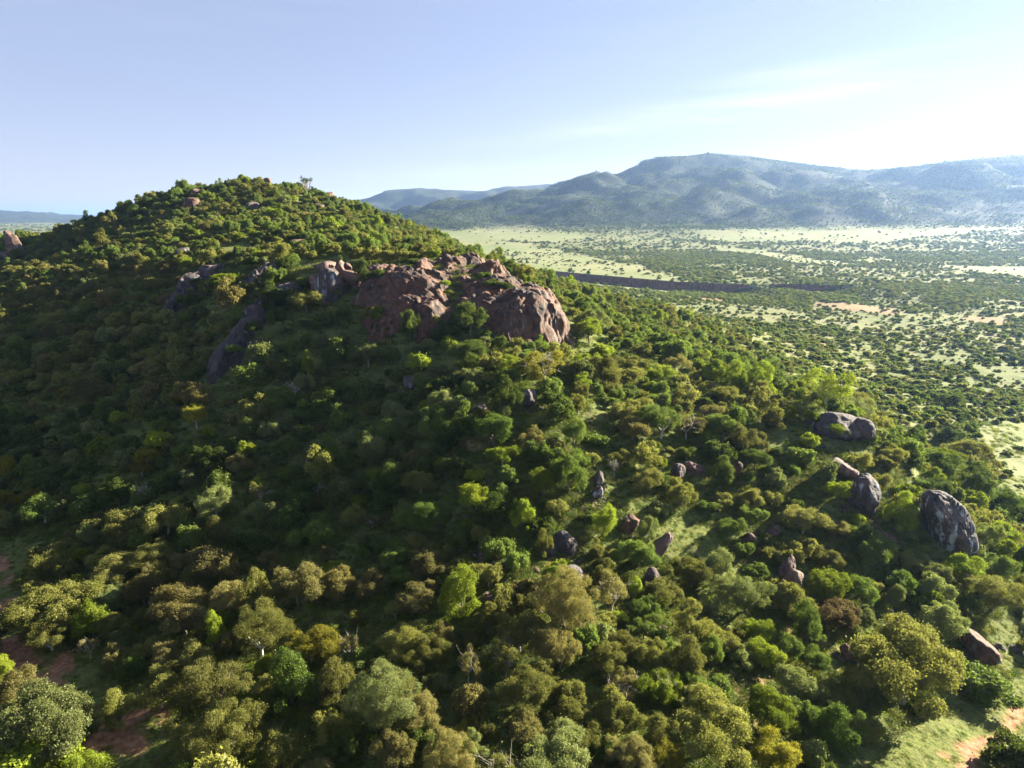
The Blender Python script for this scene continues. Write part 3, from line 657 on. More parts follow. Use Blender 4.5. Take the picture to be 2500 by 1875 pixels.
for line, wd, cnt in ((poly("1195 1150|1190 1300|1190 1400|1205 1480"), 3.0, 170), (poly("1350 1300|1380 1400|1340 1460|1400 1500"), 4.0, 150),
                      (poly("1470 1160|1450 1230|1440 1260"), 1.6, 50), (poly("1600 1540|1720 1560|1800 1600"), 6, 60), (poly("2060 1240|2150 1290"), 1.5, 30), (poly("980 900|1000 1010|1200 1010"), 4, 60)):
    for _ in range(cnt):
        j = rng.integers(len(line)-1); t = rng.random(); a, b = line[j], line[j+1]
        sp.append((a[0]+(b[0]-a[0])*t+rng.normal()*wd*.5, a[1]+(b[1]-a[1])*t+rng.normal()*wd*.5))
for bx_, by_, br_ in stone_sites:
    for _ in range(int(8+br_*6)):
        a_ = rng.random()*6.28; d_ = br_*(.9+.5*rng.random()); sp.append((bx_+math.cos(a_)*d_, by_+math.sin(a_)*d_*.9))
sp = np.array(sp); sz = 0.16+0.5*rng.random(len(sp))**2.5
make_pts_object('scree', np.stack([sp[:, 0], sp[:, 1], H(sp[:, 0], sp[:, 1])+0.05], 1), np.stack([sz, sz, sz], 1), np.stack([rng.random(len(sp))*.5, rng.random(len(sp))*.5, rng.random(len(sp))*6.28], 1),
                rng.integers(0, 4, len(sp)), slib, label='loose grey stones spilling down the shaded slope')

# ------------------------------------------------------------------ foliage meshes (unit crown radius, base of crown at z = 0 centre)
def leaf_cloud(pos, nrm, size, tint, g, elong=1.5):
    n_ = len(pos); a = g.normal(size=(n_, 3)); t = np.cross(nrm, a); t /= np.linalg.norm(t, axis=1)[:, None]+1e-9
    b = np.cross(nrm, t); s = size[:, None]
    V = np.empty((n_, 4, 3)); V[:, 0] = pos-t*s*elong*.5; V[:, 1] = pos+b*s*.5+nrm*s*.12; V[:, 2] = pos+t*s*elong*.5; V[:, 3] = pos-b*s*.5-nrm*s*.05
    return V.reshape(-1, 3), np.arange(n_*4).reshape(-1, 4), np.repeat(tint, 4)
def crown_mesh(seed, nl, nlobe, leaf, asp=0.8, lobe_r=(.24, .42), shell=.72, under=-0.35, spread=1.0, gaps=0.0):
    g = np.random.default_rng(seed); cs, rs = [], []
    while len(cs) < nlobe:
        d = g.normal(size=3); d /= np.linalg.norm(d)
        if d[2] < under: continue
        r = shell*(0.75+0.35*g.random()) if len(cs) > nlobe*0.18 else shell*0.35*g.random()
        lr = lobe_r[0]+(lobe_r[1]-lobe_r[0])*g.random()
        lop = 1+.30*math.sin(2.1*math.atan2(d[1], d[0])+seed)*(.4+.6*g.random())+.18*g.normal()*.6
        cs.append(d*r*lop*np.array([spread, spread, asp])); rs.append(lr*(.55+.75*g.random()))
    cs = np.array(cs); rs = np.array(rs); sq = np.array([1, 1, min(1.0, asp+.15)])
    pr = rs**2; pr /= pr.sum(); k = g.choice(len(cs), nl, p=pr)
    d = g.normal(size=(nl, 3)); d /= np.linalg.norm(d, axis=1)[:, None]
    o = cs[k]/(np.linalg.norm(cs[k], axis=1)[:, None]+1e-6); d = d + o*0.55 + np.array([0, 0, .25]); d /= np.linalg.norm(d, axis=1)[:, None]
    # ragged lobes: the radius of the leaf shell varies with direction
    rag = fbm(d*2.2 + k[:, None]*3.1, 2, seed)
    rad = rs[k]*(0.55+0.48*g.random(nl)**.5)*(1+.50*rag)*np.where(g.random(nl) < .10, 1.0+.45*g.random(nl), 1.0)
    pos = cs[k]+d*rad[:, None]*sq
    nrm = d*0.60+g.normal(size=(nl, 3))*.68; nrm /= np.linalg.norm(nrm, axis=1)[:, None]
    lt = g.random(len(cs)); tint = np.clip(.15+.45*lt[k]+.4*g.random(nl), 0, 1)
    keep = np.ones(nl, bool)
    if gaps: keep = fbm(pos*3.5, 2, seed+3) > -1+gaps
    size = leaf*(0.55+.9*g.random(nl))
    V, F, T = leaf_cloud(pos[keep], nrm[keep], size[keep], tint[keep], g)
    V /= np.percentile(np.hypot(V[:, 0], V[:, 1]), 97.5)
    V[:, 2] -= V[:, 2].min()*0.9
    me = mesh_from('crown', V, F, False, {'tint': T}); return me, cs, float(V[:, 2].max())
def tube(path, radii, sides=5):
    path = np.array(path, float); V, F = [], []
    for i, p_ in enumerate(path):
        d = path[min(i+1, len(path)-1)]-path[max(i-1, 0)]; d /= np.linalg.norm(d)+1e-9
        u = np.cross(d, [0.3, 1, .2]); u /= np.linalg.norm(u)+1e-9; v = np.cross(d, u)
        for k in range(sides):
            a = 2*math.pi*k/sides; V.append(p_+radii[i]*(math.cos(a)*u+math.sin(a)*v))
    for i in range(len(path)-1):
        for k in range(sides): F.append([i*sides+k, i*sides+(k+1) % sides, (i+1)*sides+(k+1) % sides, (i+1)*sides+k])
    return np.array(V), np.array(F)
def join(parts):
    Vs, Fs, o = [], [], 0
    for V, F in parts: Vs.append(V); Fs.append(F+o); o += len(V)
    return np.concatenate(Vs), np.concatenate(Fs)
def trunk_mesh(seed, h0, top, limbs=6, r0=0.055, reach=.55, twigs=0, tall=.95):
    """h0: where the limbs start, top: crown height, crown radius 1"""
    g = np.random.default_rng(seed); parts = []
    lean = g.normal(size=2)*.08; fork = np.array([lean[0], lean[1], h0])
    parts.append(tube([(0, 0, -.25), (lean[0]*.3, lean[1]*.3, h0*.5), fork], [r0*1.25, r0, r0*.85], 6))
    for i in range(limbs):
        a = 2*math.pi*(i+g.random()*.7)/limbs; rr_ = reach*(.45+.75*g.random()); zt = h0+(top-h0)*(.35+(tall-.45)*g.random())
        e = np.array([math.cos(a)*rr_, math.sin(a)*rr_, zt]); m_ = fork*.5+e*.5+np.array([math.cos(a), math.sin(a), -.1])*.1*g.random()
        parts.append(tube([fork, m_, e], [r0*.6, r0*.4, r0*.16]))
        for _ in range(twigs):
            t = .3+.6*g.random(); b = m_*(1-t)+e*t; q = b+g.normal(size=3)*np.array([.22, .22, .16])+np.array([0, 0, .14])
            q2 = q+(q-b)*.8+g.normal(size=3)*.05
            parts.append(tube([b, q, q2], [r0*.2, r0*.13, r0*.05], 4))
            for _ in range(2):
                q3 = q+g.normal(size=3)*.13+np.array([0, 0, .08]); parts.append(tube([q, q3], [r0*.11, r0*.04], 3))
    V, F = join(parts); return mesh_from('trunk', V, F, True)

# near crowns: (mesh, trunk mesh, crown lift, total height)
KIND = {}
def add_kind(key, n_, **kw):
    out = []
    lift = kw.pop('lift'); limbs = kw.pop('limbs', 6); tw = kw.pop('twigs', 0); r0 = kw.pop('r0', .05)
    for i in range(n_):
        me, cs, top = crown_mesh(seed=hash_(key)+i, **kw)
        tm = trunk_mesh(hash_(key)+50+i, lift*.75+.12, lift+top*.85, limbs, r0, .6 if tw else .42, tw, .85 if tw else .70)
        out.append((me, tm, lift, lift+top))
    KIND[key] = out
def hash_(s): return sum(ord(c)*(i+3) for i, c in enumerate(s))*7 % 9973
add_kind('round', 5, nl=24000, nlobe=38, leaf=.036, asp=.78, lobe_r=(.20, .38), shell=.78, lift=.35)
add_kind('broad', 4, nl=24000, nlobe=46, leaf=.034, asp=.55, lobe_r=(.18, .34), shell=.8, under=-.15, lift=.4)
add_kind('tall',  4, nl=24000, nlobe=40, leaf=.038, asp=1.25, lobe_r=(.20, .38), shell=.78, under=-.6, lift=.3)
add_kind('sparse', 4, nl=10000, nlobe=26, leaf=.035, asp=.8, lobe_r=(.16, .30), shell=.8, lift=.55, limbs=8, twigs=3, r0=.042)
add_kind('bush',  4, nl=12000, nlobe=26, leaf=.050, asp=.62, lobe_r=(.24, .40), shell=.68, under=0, lift=.02, limbs=5)
for kd_, asp_, lob_, un_ in (('round', .78, (.16, .32), -.35), ('broad', .55, (.14, .28), -.15), ('tall', 1.2, (.16, .32), -.6)):
    me, cs, top = crown_mesh(seed=hash_(kd_)+77, nl=52000, nlobe=70, leaf=.023, asp=asp_, lobe_r=lob_, shell=.84, under=un_)
    KIND['big_'+kd_] = [(me, trunk_mesh(hash_(kd_)+78, .4, .35+top*.85, 8, .05, .45, 0, .7), .35, .35+top)]
BARE = [trunk_mesh(900+i, .5, 1.9, 9, .045, .9, 7) for i in range(3)]

COLN = {'o': 'olive', 'b': 'brown-tinged', 'g': 'green', 'y': 'bright yellow-green', 's': 'silvery green', 'd': 'dark green', 'a': 'golden', 'r': 'russet'}
SHN = {'round': 'round-crowned', 'broad': 'broad-crowned', 'tall': 'tall-crowned', 'sparse': 'thin-crowned', 'bush': 'bushy'}
LMK = [("the red earth path", 120, 1680), ("the forked dirt track", 2420, 1800), ("the tall streaked boulder", 2320, 1290), ("the long dark boulder", 2062, 1052),
 ("the brown rock dome", 1200, 740), ("the tallest dark cliff slab", 600, 790), ("the pink boulder clump", 820, 680), ("the hill summit", 635, 450),
 ("the red saddle boulder", 32, 605), ("the lone bright sapling in shade", 745, 890), ("the white-streaked scree rock", 1380, 1330), ("the shaded grassy glade", 1660, 1310),
 ("the curved pink rock rib", 1930, 1400), ("the white-stemmed tree", 855, 1620), ("the low brown slab", 2400, 1590), ("the vine-covered green column", 527, 1530),
 ("the giant dark spreading tree", 2222, 1602), ("the yellow tree by the dome", 1330, 890), ("the split outcrop", 2110, 1200), ("the bare forked tree", 1617, 1690),
 ("the pointed blue-grey rock", 1293, 975), ("the thin golden pole tree", 756, 1131), ("the large pale silver tree", 932, 1675), ("the grass terrace", 700, 610),
 ("the sunlit yellow crown", 1161, 1206), ("the pale ball-shaped tree", 172, 1304), ("the bare shade tree", 350, 1206), ("the large red-soil clearing", 330, 1780),
 ("the flat-topped pink boulder", 1695, 1145), ("the bright yellow thicket", 1889, 1727), ("the gully bank", 1600, 700), ("the dark hollow floor", 900, 1250)]
ORD = ['', 'second', 'third', 'fourth', 'fifth', 'sixth', 'seventh', 'eighth', 'ninth', 'tenth', 'eleventh', 'twelfth', 'thirteenth', 'fourteenth', 'fifteenth', 'sixteenth', 'seventeenth', 'eighteenth', 'nineteenth', 'twentieth']

trees = []                                            # (pos, radius, vertical scale, kind, colour, rot, sx, sy, px, label)
def place(sx, sy, wpx, hpx, col, kind, label=None):
    """sx, sy: centre of the crown, wpx, hpx: its size, in photograph pixels"""
    if sy > 1380: wpx *= 1.14; hpx *= 1.14
    d = ray(sx, sy); d = d/d[1]; ys = np.arange(42, 420, .5)
    L_ = np.sqrt(d[0]**2+1+d[2]**2); dist = ys*L_; rad = wpx*.5*dist/FOC/math.sqrt(1+((sx-1250)/FOC)**2*0.3)
    q = KIND[kind][0]; asp = np.clip((hpx/wpx)*{'round': 1.05, 'broad': 1.5, 'tall': .85, 'sparse': 1.0, 'bush': 1.35}[kind], .6, 1.7)
    hc = rad*asp*(q[2]+(q[3]-q[2])*.5)
    gz = CAM_Z+d[2]*ys-H(d[0]*ys, ys)-hc
    k = np.nonzero(gz < 0)[0]
    k = k[0] if len(k) else len(ys)-1
    x, y, r_ = d[0]*ys[k], ys[k], float(rad[k])
    trees.append(dict(p=(x, y, H1(x, y)), r=r_, a=float(asp), kind=kind, col=col, sx=sx, sy=sy, px=wpx, label=label, rot=rng.random()*6.28))
    blockers.append((x, y, r_*.80))
TR = """130 1461 165 105 o broad|124 1545 105 75 o round|269 1461 78 60 s round|278 1522 66 62 o round|295 1562 58 50 s bush|217 1579 50 50 b sparse|440 1462 150 80 b broad|452 1515 90 70 b round
561 1458 105 70 b round|553 1571 55 50 b round|405 1602 72 55 b round|388 1675 92 88 o tall|535 1655 165 112 o round|567 1762 145 150 o tall|286 1721 56 82 o tall|100 1741 195 140 s broad|72 1851 160 85 y bush
5 1630 45 60 y round|463 1805 95 80 o round|318 1625 60 50 d round|724 1420 130 115 b round|822 1420 92 80 b round|903 1429 72 60 b round|1016 1455 104 62 b broad|1118 1438 92 120 y tall|1196 1507 66 78 o tall
964 1490 44 44 o round|990 1545 112 92 o round|1083 1541 54 60 b tall|1037 1597 112 92 o round|1143 1617 60 100 b sparse|759 1573 132 85 a round|715 1646 92 130 d tall|817 1655 74 110 o tall
1010 1718 112 92 b round|1065 1663 60 52 s round|927 1765 52 55 s bush|652 1625 48 52 y round|1123 1779 42 44 a round|1155 1828 62 90 s tall|1040 1800 75 70 g bush
1269 1540 132 105 o round|1292 1660 142 112 o round|1385 1698 78 78 o round|1408 1759 122 78 o broad|1495 1610 104 88 o round|1518 1666 82 72 b sparse|1674 1608 86 95 o tall|1694 1675 75 72 g round|1746 1685 66 58 g bush
1746 1750 190 130 o broad|1610 1780 76 88 o tall|1532 1837 112 95 b round|1360 1835 172 110 s broad|1486 1828 62 60 g bush|1622 1842 78 76 a round|1515 1507 42 42 y round|1743 1579 46 66 g tall|1820 1440 132 98 s round|1848 1530 62 70 y round
1625 1438 100 82 o round|1552 1429 36 56 y tall|1889 1727 0 0 y broad|1955 1672 92 62 s broad|2045 1692 102 82 o round|2120 1695 72 76 s round|2112 1646 82 60 a round|2045 1762 92 100 d tall
2222 1602 0 0 d broad|2305 1510 96 82 s round|2051 1487 92 82 r round|1976 1516 62 88 g tall|2025 1429 92 82 y round|2288 1432 76 64 s round|2427 1435 132 92 o round|2375 1464 72 66 g round|2184 1452 40 46 s tall
2410 1675 120 60 g bush|2467 1848 110 90 d bush|1990 1608 62 62 g round|1895 1834 102 95 a round|2248 1715 54 52 g bush|1984 1851 54 62 s bush|477 1012 76 66 a round|558 1020 46 40 a sparse|567 1061 32 36 b sparse|156 1070 38 26 s broad
356 1112 82 56 a broad|344 1142 56 36 a broad|506 1105 86 80 d round|581 1125 72 56 b round|286 1195 92 72 d round|628 1200 52 64 o sparse|405 1258 112 100 o round|298 1284 112 76 o round|214 1301 44 60 s tall
370 1345 122 82 o round|432 1362 62 54 b round|289 1390 122 72 o round|521 1368 118 84 b round|359 1405 42 56 b tall|110 1160 84 42 g broad|197 1193 46 34 y broad|78 1212 72 50 a round|12 1137 50 64 a round|17 1212 52 50 a round
43 1250 38 36 g round|535 1293 56 72 o tall|622 1307 36 34 g round|782 966 52 48 a round|863 1255 58 72 o tall|909 1268 42 40 b sparse|1138 1284 44 54 y tall|1227 1102 86 78 y round|1175 1008 42 38 o round
1184 1045 52 42 g round|1022 1110 76 72 b round|883 1345 46 44 g round|961 1351 96 66 g round|707 1085 82 62 d round|979 1018 82 62 s round|1411 980 58 66 o round|1402 1041 76 84 g tall|1301 1067 58 62 b tall|1327 1160 72 90 y tall
1402 1119 76 72 g round|1275 1252 66 90 y tall|1547 1038 104 62 b broad|1677 1035 94 72 b sparse|1738 1009 64 56 b round|1515 1113 64 48 o broad|1613 1134 42 44 y round|1584 1174 84 66 o round|1665 1206 92 66 o round|1764 1151 64 72 g tall
1477 1261 72 92 y tall|1584 1290 52 76 s tall|1558 1345 104 92 g round|1787 1281 62 72 g tall|1833 1252 72 52 g broad|1842 1215 72 56 o round|1599 1006 52 44 y round|1327 1325 42 76 o tall|1677 1105 54 40 g broad|1547 983 74 62 o round
1976 1012 56 42 y broad|2045 1046 60 42 y broad|2045 1189 66 58 y round|2129 1189 36 56 a tall|2233 1064 62 66 d round|2311 1059 68 50 d round|2363 1099 92 66 o round|2297 1180 76 62 d round|2204 1252 72 92 y tall|2181 1102 72 56 o round
2410 1296 62 76 s tall|2462 1218 112 92 d round|2467 1299 62 62 b round|1964 1267 112 72 o round|2045 1281 62 62 b round|2143 1345 92 82 g round|2022 1357 72 72 o round|2352 1383 84 62 y round|2285 1403 52 54 s round|2323 969 62 42 d round|2097 977 74 52 o round
1147 770 104 92 g round|1145 850 128 84 g round|545 680 98 46 y broad|745 725 88 74 o round|915 762 66 66 y round|1000 785 54 84 g tall|1055 778 42 52 y round|887 660 42 80 g tall|1210 620 44 56 o sparse|1240 925 72 66 g round|1440 800 84 66 y broad|1340 790 66 44 g round
412 728 48 34 r round|575 770 52 66 g tall|665 720 54 76 d tall|1430 740 72 54 g round|1540 880 92 66 o round|1610 800 66 44 d round|1480 900 82 72 b round|1760 900 72 52 o round|1650 880 76 56 b round""".replace("\n", "|").split("|")
special = {(715,1646): 'deep green glossy-leaved tree with a tall crown left of the white-stemmed tree', (100,1741): 'huge pale olive spreading tree beside the red earth path, its crown cut by the frame',
 (1147,770): 'upper dome of the big rounded green tree standing against the brown rock dome', (1145,850): 'big rounded green tree standing right under the brown rock dome',
 (545,680): 'flat yellow-green tree hanging over the top of the dark cliff slabs', (412,728): 'russet dry-leaved shrub beside the squat black slab',
 (1161,1206): 'bright yellow sunlit crown standing alone over the shaded hollow', (172,1304): 'small pale ball-shaped tree standing alone in the dark glade'}
place(2222, 1590, 250, 180, 'o', 'broad', 'giant dark olive spreading tree, the widest crown on the lower slope')
place(1889, 1722, 112, 86, 'y', 'broad', 'bright yellow thicket-like crown, brightest beside the golden trees of the bottom slope')
place(932, 1675, 155, 160, 's', 'tall', 'large pale silver-olive tree with a billowing crown')
place(1330, 885, 132, 112, 'a', 'sparse', 'yellow-leaved tree with pale branches showing, beside the nose of the rock dome')
place(527, 1535, 40, 84, 'y', 'tall', 'vine-covered bright green column with a round top among brown trees')
place(750, 885, 44, 70, 'y', 'tall', 'lone bright yellow-green sapling lit by the sun inside the dark hollow')
place(1161, 1206, 80, 80, 'y', 'round', special[(1161, 1206)])
place(172, 1304, 34, 32, 'b', 'round', special[(172, 1304)])
place(756, 1128, 40, 46, 'a', 'sparse', 'thin golden pole tree with long bare stems in the dark hollow')
for s in TR:
    a, b, c, d, e, f = s.split(); a, b, c, d = map(float, (a, b, c, d))
    if c == 0: continue
    place(a, b, c, d, e, f, special.get((int(a), int(b))))
n_manual = len(trees)

# ------------------------------------------------------------------ scattered woodland
cx0 = ray(750, 478); cx0 = cx0[0]/cx0[1]*348; cb = np.array([cx0, 348, H1(cx0, 348)+.8]); blockers += [(cx0, 348, 4.5), (cx0, 341, 4), (cx0, 335, 3)]
def poisson(cands, rad, cell=8.0):
    grid = {}; keep = []
    for bx, by, br in blockers:
        grid.setdefault((int(bx//cell), int(by//cell)), []).append((bx, by, br))
    for i in range(len(cands)):
        x, y = cands[i]; r_ = rad[i]; cx, cyy = int(x//cell), int(y//cell); ok = True
        for a in (-2, -1, 0, 1, 2):
            for b in (-2, -1, 0, 1, 2):
                for q in grid.get((cx+a, cyy+b), ()):
                    if (q[0]-x)**2+(q[1]-y)**2 < (q[2]*.85+r_*.85)**2: ok = False; break
                if not ok: break
            if not ok: break
        if ok: grid.setdefault((cx, cyy), []).append((x, y, r_)); keep.append(i)
    return np.array(keep, int)
nc = 120000
cx_ = rng.uniform(-340, 330, nc); cy_ = rng.uniform(36, 470, nc)
sxp, syp, fp = project(np.stack([cx_, cy_, H(cx_, cy_)+2], 1))
hgt = H(cx_, cy_); Zc = zones(cx_, cy_)
rad_c = np.clip(rng.lognormal(0.90, .32, nc), 1.3, 4.6)
lowf = smooth(120, 160, cy_); dens = 0.95*(smooth(4, 12, hgt)*(1-lowf)+smooth(12, 26, hgt)*lowf)
dens = np.maximum(dens, .9*smooth(150, 110, cy_)*smooth(1.5, 5, hgt)); top = smooth(180, 230, cy_); dens = dens*(1-.45*top*smooth(-.05, .35, fbm2(cx_, cy_, 18, 3, 63)))
clump = fbm2(cx_, cy_, 26, 3, 61); clump = np.where((sxp > 350) & (sxp < 1250) & (syp > 740) & (syp < 1150), 1.0, clump)
dens = dens*(0.60+.40*smooth(-.35, .15, clump))
ok = (sxp > -350) & (sxp < 2850) & (syp > 350) & (syp < 2100) & (rng.random(nc) < dens) & (Zc['lawn'] < .5) & (Zc['soil'] < .4) & (zones(cx_*(1+4.5/cy_), cy_+4.5)['lawn'] < .5) & (Zc['field'] < .5)
ci_ = np.nonzero(ok)[0]
rad_c[(cy_ > 190)] *= .78; rad_c = rad_c*(1-.3*smooth(150, 190, cy_)*smooth(24, 12, hgt))
k = poisson(np.stack([cx_[ci_], cy_[ci_]], 1), rad_c[ci_]*.77)
sel = ci_[k]
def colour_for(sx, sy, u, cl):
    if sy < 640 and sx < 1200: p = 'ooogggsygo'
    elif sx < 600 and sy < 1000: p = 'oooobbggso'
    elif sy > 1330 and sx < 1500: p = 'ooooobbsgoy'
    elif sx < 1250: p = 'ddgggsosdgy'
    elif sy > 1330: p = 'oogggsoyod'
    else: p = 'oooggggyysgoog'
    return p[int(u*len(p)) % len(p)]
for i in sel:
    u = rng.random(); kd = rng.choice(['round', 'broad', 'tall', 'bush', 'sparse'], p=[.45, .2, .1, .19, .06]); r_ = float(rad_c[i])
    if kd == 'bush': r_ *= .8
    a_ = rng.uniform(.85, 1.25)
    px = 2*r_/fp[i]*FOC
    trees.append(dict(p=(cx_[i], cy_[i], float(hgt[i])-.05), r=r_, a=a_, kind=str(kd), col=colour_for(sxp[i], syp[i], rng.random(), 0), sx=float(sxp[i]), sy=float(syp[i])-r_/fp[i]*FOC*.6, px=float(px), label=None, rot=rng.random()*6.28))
# the largest in the photograph stay individuals
vis = [t for t in trees[n_manual:] if -30 < t['sx'] < 2530 and t['sy'] < 1900]
vis.sort(key=lambda t: -t['px'])
chosen = trees[:n_manual] + vis[:max(0, 292-n_manual)]
chosen_ids = set(id(t) for t in chosen)
rest = [t for t in trees if id(t) not in chosen_ids]
#print('trees', n_manual, len(chosen), len(rest))

used = {}
def base_label(t):
    best = min(LMK, key=lambda q: math.hypot(q[1]-t['sx'], (q[2]-t['sy'])*1.1)+(0 if math.hypot(q[1]-t['sx'], q[2]-t['sy']) > 30 else 300))
    dx, dy = t['sx']-best[1], t['sy']-best[2]; dd = math.hypot(dx, dy)
    rel = ('above' if dy < 0 else 'below') if abs(dy) > abs(dx)*.8 else ('left of' if dx < 0 else 'right of')
    if dd > 170: rel = 'well '+rel
    return f"{COLN[t['col']]} {SHN[t['kind']]} tree {rel} {best[0]}", dd
bylab = {}
for t in chosen:
    if t['label'] is None: lb, dd = base_label(t); bylab.setdefault(lb, []).append((dd, t))
for lb, lst in bylab.items():
    lst.sort(key=lambda q: -q[1]['px'])
    if len(lst) > 1: names = ['largest '] + [ORD[min(i, 19)]+' largest ' for i in range(1, len(lst))]
    else: names = ['']
    for nm, (dd, t) in zip(names, lst): t['label'] = nm+lb
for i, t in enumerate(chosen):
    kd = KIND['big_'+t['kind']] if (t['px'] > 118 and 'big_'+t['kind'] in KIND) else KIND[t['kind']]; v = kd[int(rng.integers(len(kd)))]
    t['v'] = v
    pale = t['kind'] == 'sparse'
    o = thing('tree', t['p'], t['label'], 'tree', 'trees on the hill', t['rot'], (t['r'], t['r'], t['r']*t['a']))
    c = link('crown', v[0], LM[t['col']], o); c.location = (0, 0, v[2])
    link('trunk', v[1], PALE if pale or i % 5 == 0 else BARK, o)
# bare and special trees
for sx, sy, w_, h_, lab in [(718,955,46,44,'bare grey tree with fine twigs in the shade below the bright sapling'),(350,1206,44,50,'bare pale tree with spreading twigs beside a dark green crown in shade'),
 (1617,1685,62,90,'bare forked grey tree leaning over the bottom thicket'),(1245,1575,50,72,'pale-stemmed thin tree with a few brown tufts in front of an olive crown'),(858,1600,58,100,'white-stemmed forked tree with a small brown crown beside the silver tree'),
 (1500,1140,26,46,'small bare dead sapling on the spur among olive trees'),(640,1215,50,40,'bare low branches reaching out of the dark hollow'),(770,1200,40,40,'bluish bare brushwood in the shade beneath the thin golden pole tree')]:
    d = ray(sx, sy); d = d/d[1]; ys = np.arange(42, 420, .5); rad = w_*.5*ys*1.08/FOC; gz = CAM_Z+d[2]*ys-H(d[0]*ys, ys)-rad*h_/w_
    kk = np.nonzero(gz < 0)[0][0]; x, y, r_ = d[0]*ys[kk], ys[kk], float(rad[kk])
    o = thing('bare_tree', (x, y, H1(x, y)), lab, 'bare tree', None, rng.random()*6, (r_, r_, r_*1.1*h_/w_))
    link('branches', BARE[int(rng.integers(3))], PALE, o)
    if 'brown' in lab: c = link('crown', KIND['sparse'][1][0], LM['b'], o); c.location = (0, 0, .95); c.scale = (.9, .9, .8)
# candelabra tree on the skyline
gg = np.random.default_rng(5); prt = [tube([(0, 0, -.3), (0, 0, 2.2)], [.28, .22], 8)]; tip = []
for i in range(9):
    a = 2*math.pi*i/9+gg.random()*.4; r_ = .7+1.6*gg.random(); z = 5.6+1.4*gg.random()
    prt.append(tube([(0, 0, 2.0), (math.cos(a)*r_*.6, math.sin(a)*r_*.6, 3.0), (math.cos(a)*r_, math.sin(a)*r_, z)], [.14, .12, .1], 5)); tip.append((math.cos(a)*r_, math.sin(a)*r_, z))
o = thing('candelabra_tree', cb, 'tall candelabra tree with upright stems on the skyline beside the summit', 'tree', None, 0, (1.15, 1.15, 1.35))
V, F = join(prt); link('stem', mesh_from('stem', V, F, True), BARK, o)
tp_ = np.array(tip); kk = gg.integers(0, 9, 500); pos = tp_[kk]+gg.normal(size=(500, 3))*np.array([.36, .36, .3]); nn = gg.normal(size=(500, 3)); nn /= np.linalg.norm(nn, axis=1)[:, None]
V, F, T = leaf_cloud(pos, nn, np.full(500, .22), gg.random(500), gg); link('crown', mesh_from('crown', V, F, False, {'tint': T}), LM['d'], o)

# shrubs growing on the rocks
for i, (sx, sy, y, r_, c_, lab) in enumerate([(1180,672,170,2.2,'d','dark shrub in the upper crevice of the rock dome'),(1205,690,166,2.4,'d','broad dark shrub in the middle gully of the rock dome'),(1235,700,163,2.0,'d','low dark shrub at the foot of the gully on the rock dome'),
 (1165,655,176,1.5,'g','green shrub on the crest of the rock dome'),(1085,690,164,1.6,'y','bright shrub between two humps of the rock dome'),(1095,712,160,1.2,'y','small yellow shrub low between the humps of the rock dome'),(1010,640,172,1.8,'d','dark shrub beside the knob of the rock dome'),
 (925,670,168,2.3,'d','dark shrub at the end of the rock dome beside the bushy tree'),(1060,615,184,2.0,'y','bright green shrub standing behind the rock dome'),(1120,612,186,1.7,'g','green shrub on the skyline of the rock dome'),(1250,650,174,1.3,'g','small shrub near the pale patch of the rock dome'),
 (820,715,165,1.6,'g','green shrub under the pink boulder clump'),(640,745,164,2.2,'d','dark shrub clinging to the tallest cliff slab'),(990,600,195,2.0,'g','green shrub on the flat ground behind the knob'),
 (668,718,163,2.6,'g','leafy green shrub hanging over the top of the tallest cliff slab'),(622,800,153,2.4,'d','dark shrub against the lower flank of the tallest cliff slab'),(575,850,147,2.2,'g','green shrub at the foot of the tallest cliff slab'),(612,738,167,1.8,'d','small dark shrub in the fold of the cliff slabs'),
 (600,700,177,2.0,'g','green shrub half covering the narrow cliff slab'),(485,690,186,2.2,'d','dark shrub on the squat black slab'),(450,728,180,2.0,'g','green shrub at the foot of the squat black slab'),(700,735,166,2.6,'g','broad green shrub between the tall slab and the rust buttress'),(745,690,172,2.4,'g','green shrub beside the pink boulder clump'),
 (1010,800,153,3.0,'d','dark green bush against the foot of the dome face'),(1085,820,152,3.2,'g','green bush against the foot of the dome face'),(950,800,154,3.0,'g','wide green bush at the shaded end of the dome face'),(1245,850,150,2.8,'g','green bush under the nose of the dome'),(1320,850,150,2.4,'y','bright bush under the sunlit nose of the dome')]):
    q = at(sx, sy, y); v = KIND['bush'][i % 4]
    o = thing('shrub', q-np.array([0, 0, r_*.4]), lab, 'shrub', 'shrubs on the rocks', i*1.3, (r_, r_, r_*.8)); c = link('crown', v[0], LM[c_], o); link('stem', v[1], BARK, o)

# shared lower-detail crowns for the woodland beyond
lite = []
for kd, asp, under in (('round', .8, -.3), ('broad', .55, -.1), ('tall', 1.2, -.5), ('bush', .6, 0)):
    for cc in 'obgysda':
        me, cs, top = crown_mesh(300+hash_(kd+cc), 5600, 24, .070, asp, (.22, .40), .76, under)
        co = np.empty(len(me.vertices)*3, np.float32); me.vertices.foreach_get("co", co); co = co.reshape(-1, 3); co[:, 2] += .25 if kd != 'bush' else 0; me.vertices.foreach_set("co", co.ravel())
        lite.append((kd, cc, me))
wl_ = library('woodland_tree', [(me, LM[cc]) for kd, cc, me in lite])
lut = {(kd, cc): i for i, (kd, cc, me) in enumerate(lite)}
pts, scl, rot, ind = [], [], [], []
for t in rest:
    kd = 'round' if t['kind'] == 'sparse' else t['kind']
    pts.append(t['p']); scl.append((t['r'], t['r'], t['r']*t['a'])); rot.append((0, 0, t['rot'])); ind.append(lut[(kd, t['col'])])
make_pts_object('woodland', pts, scl, rot, ind, wl_, label='mixed green and olive woodland covering the hill')

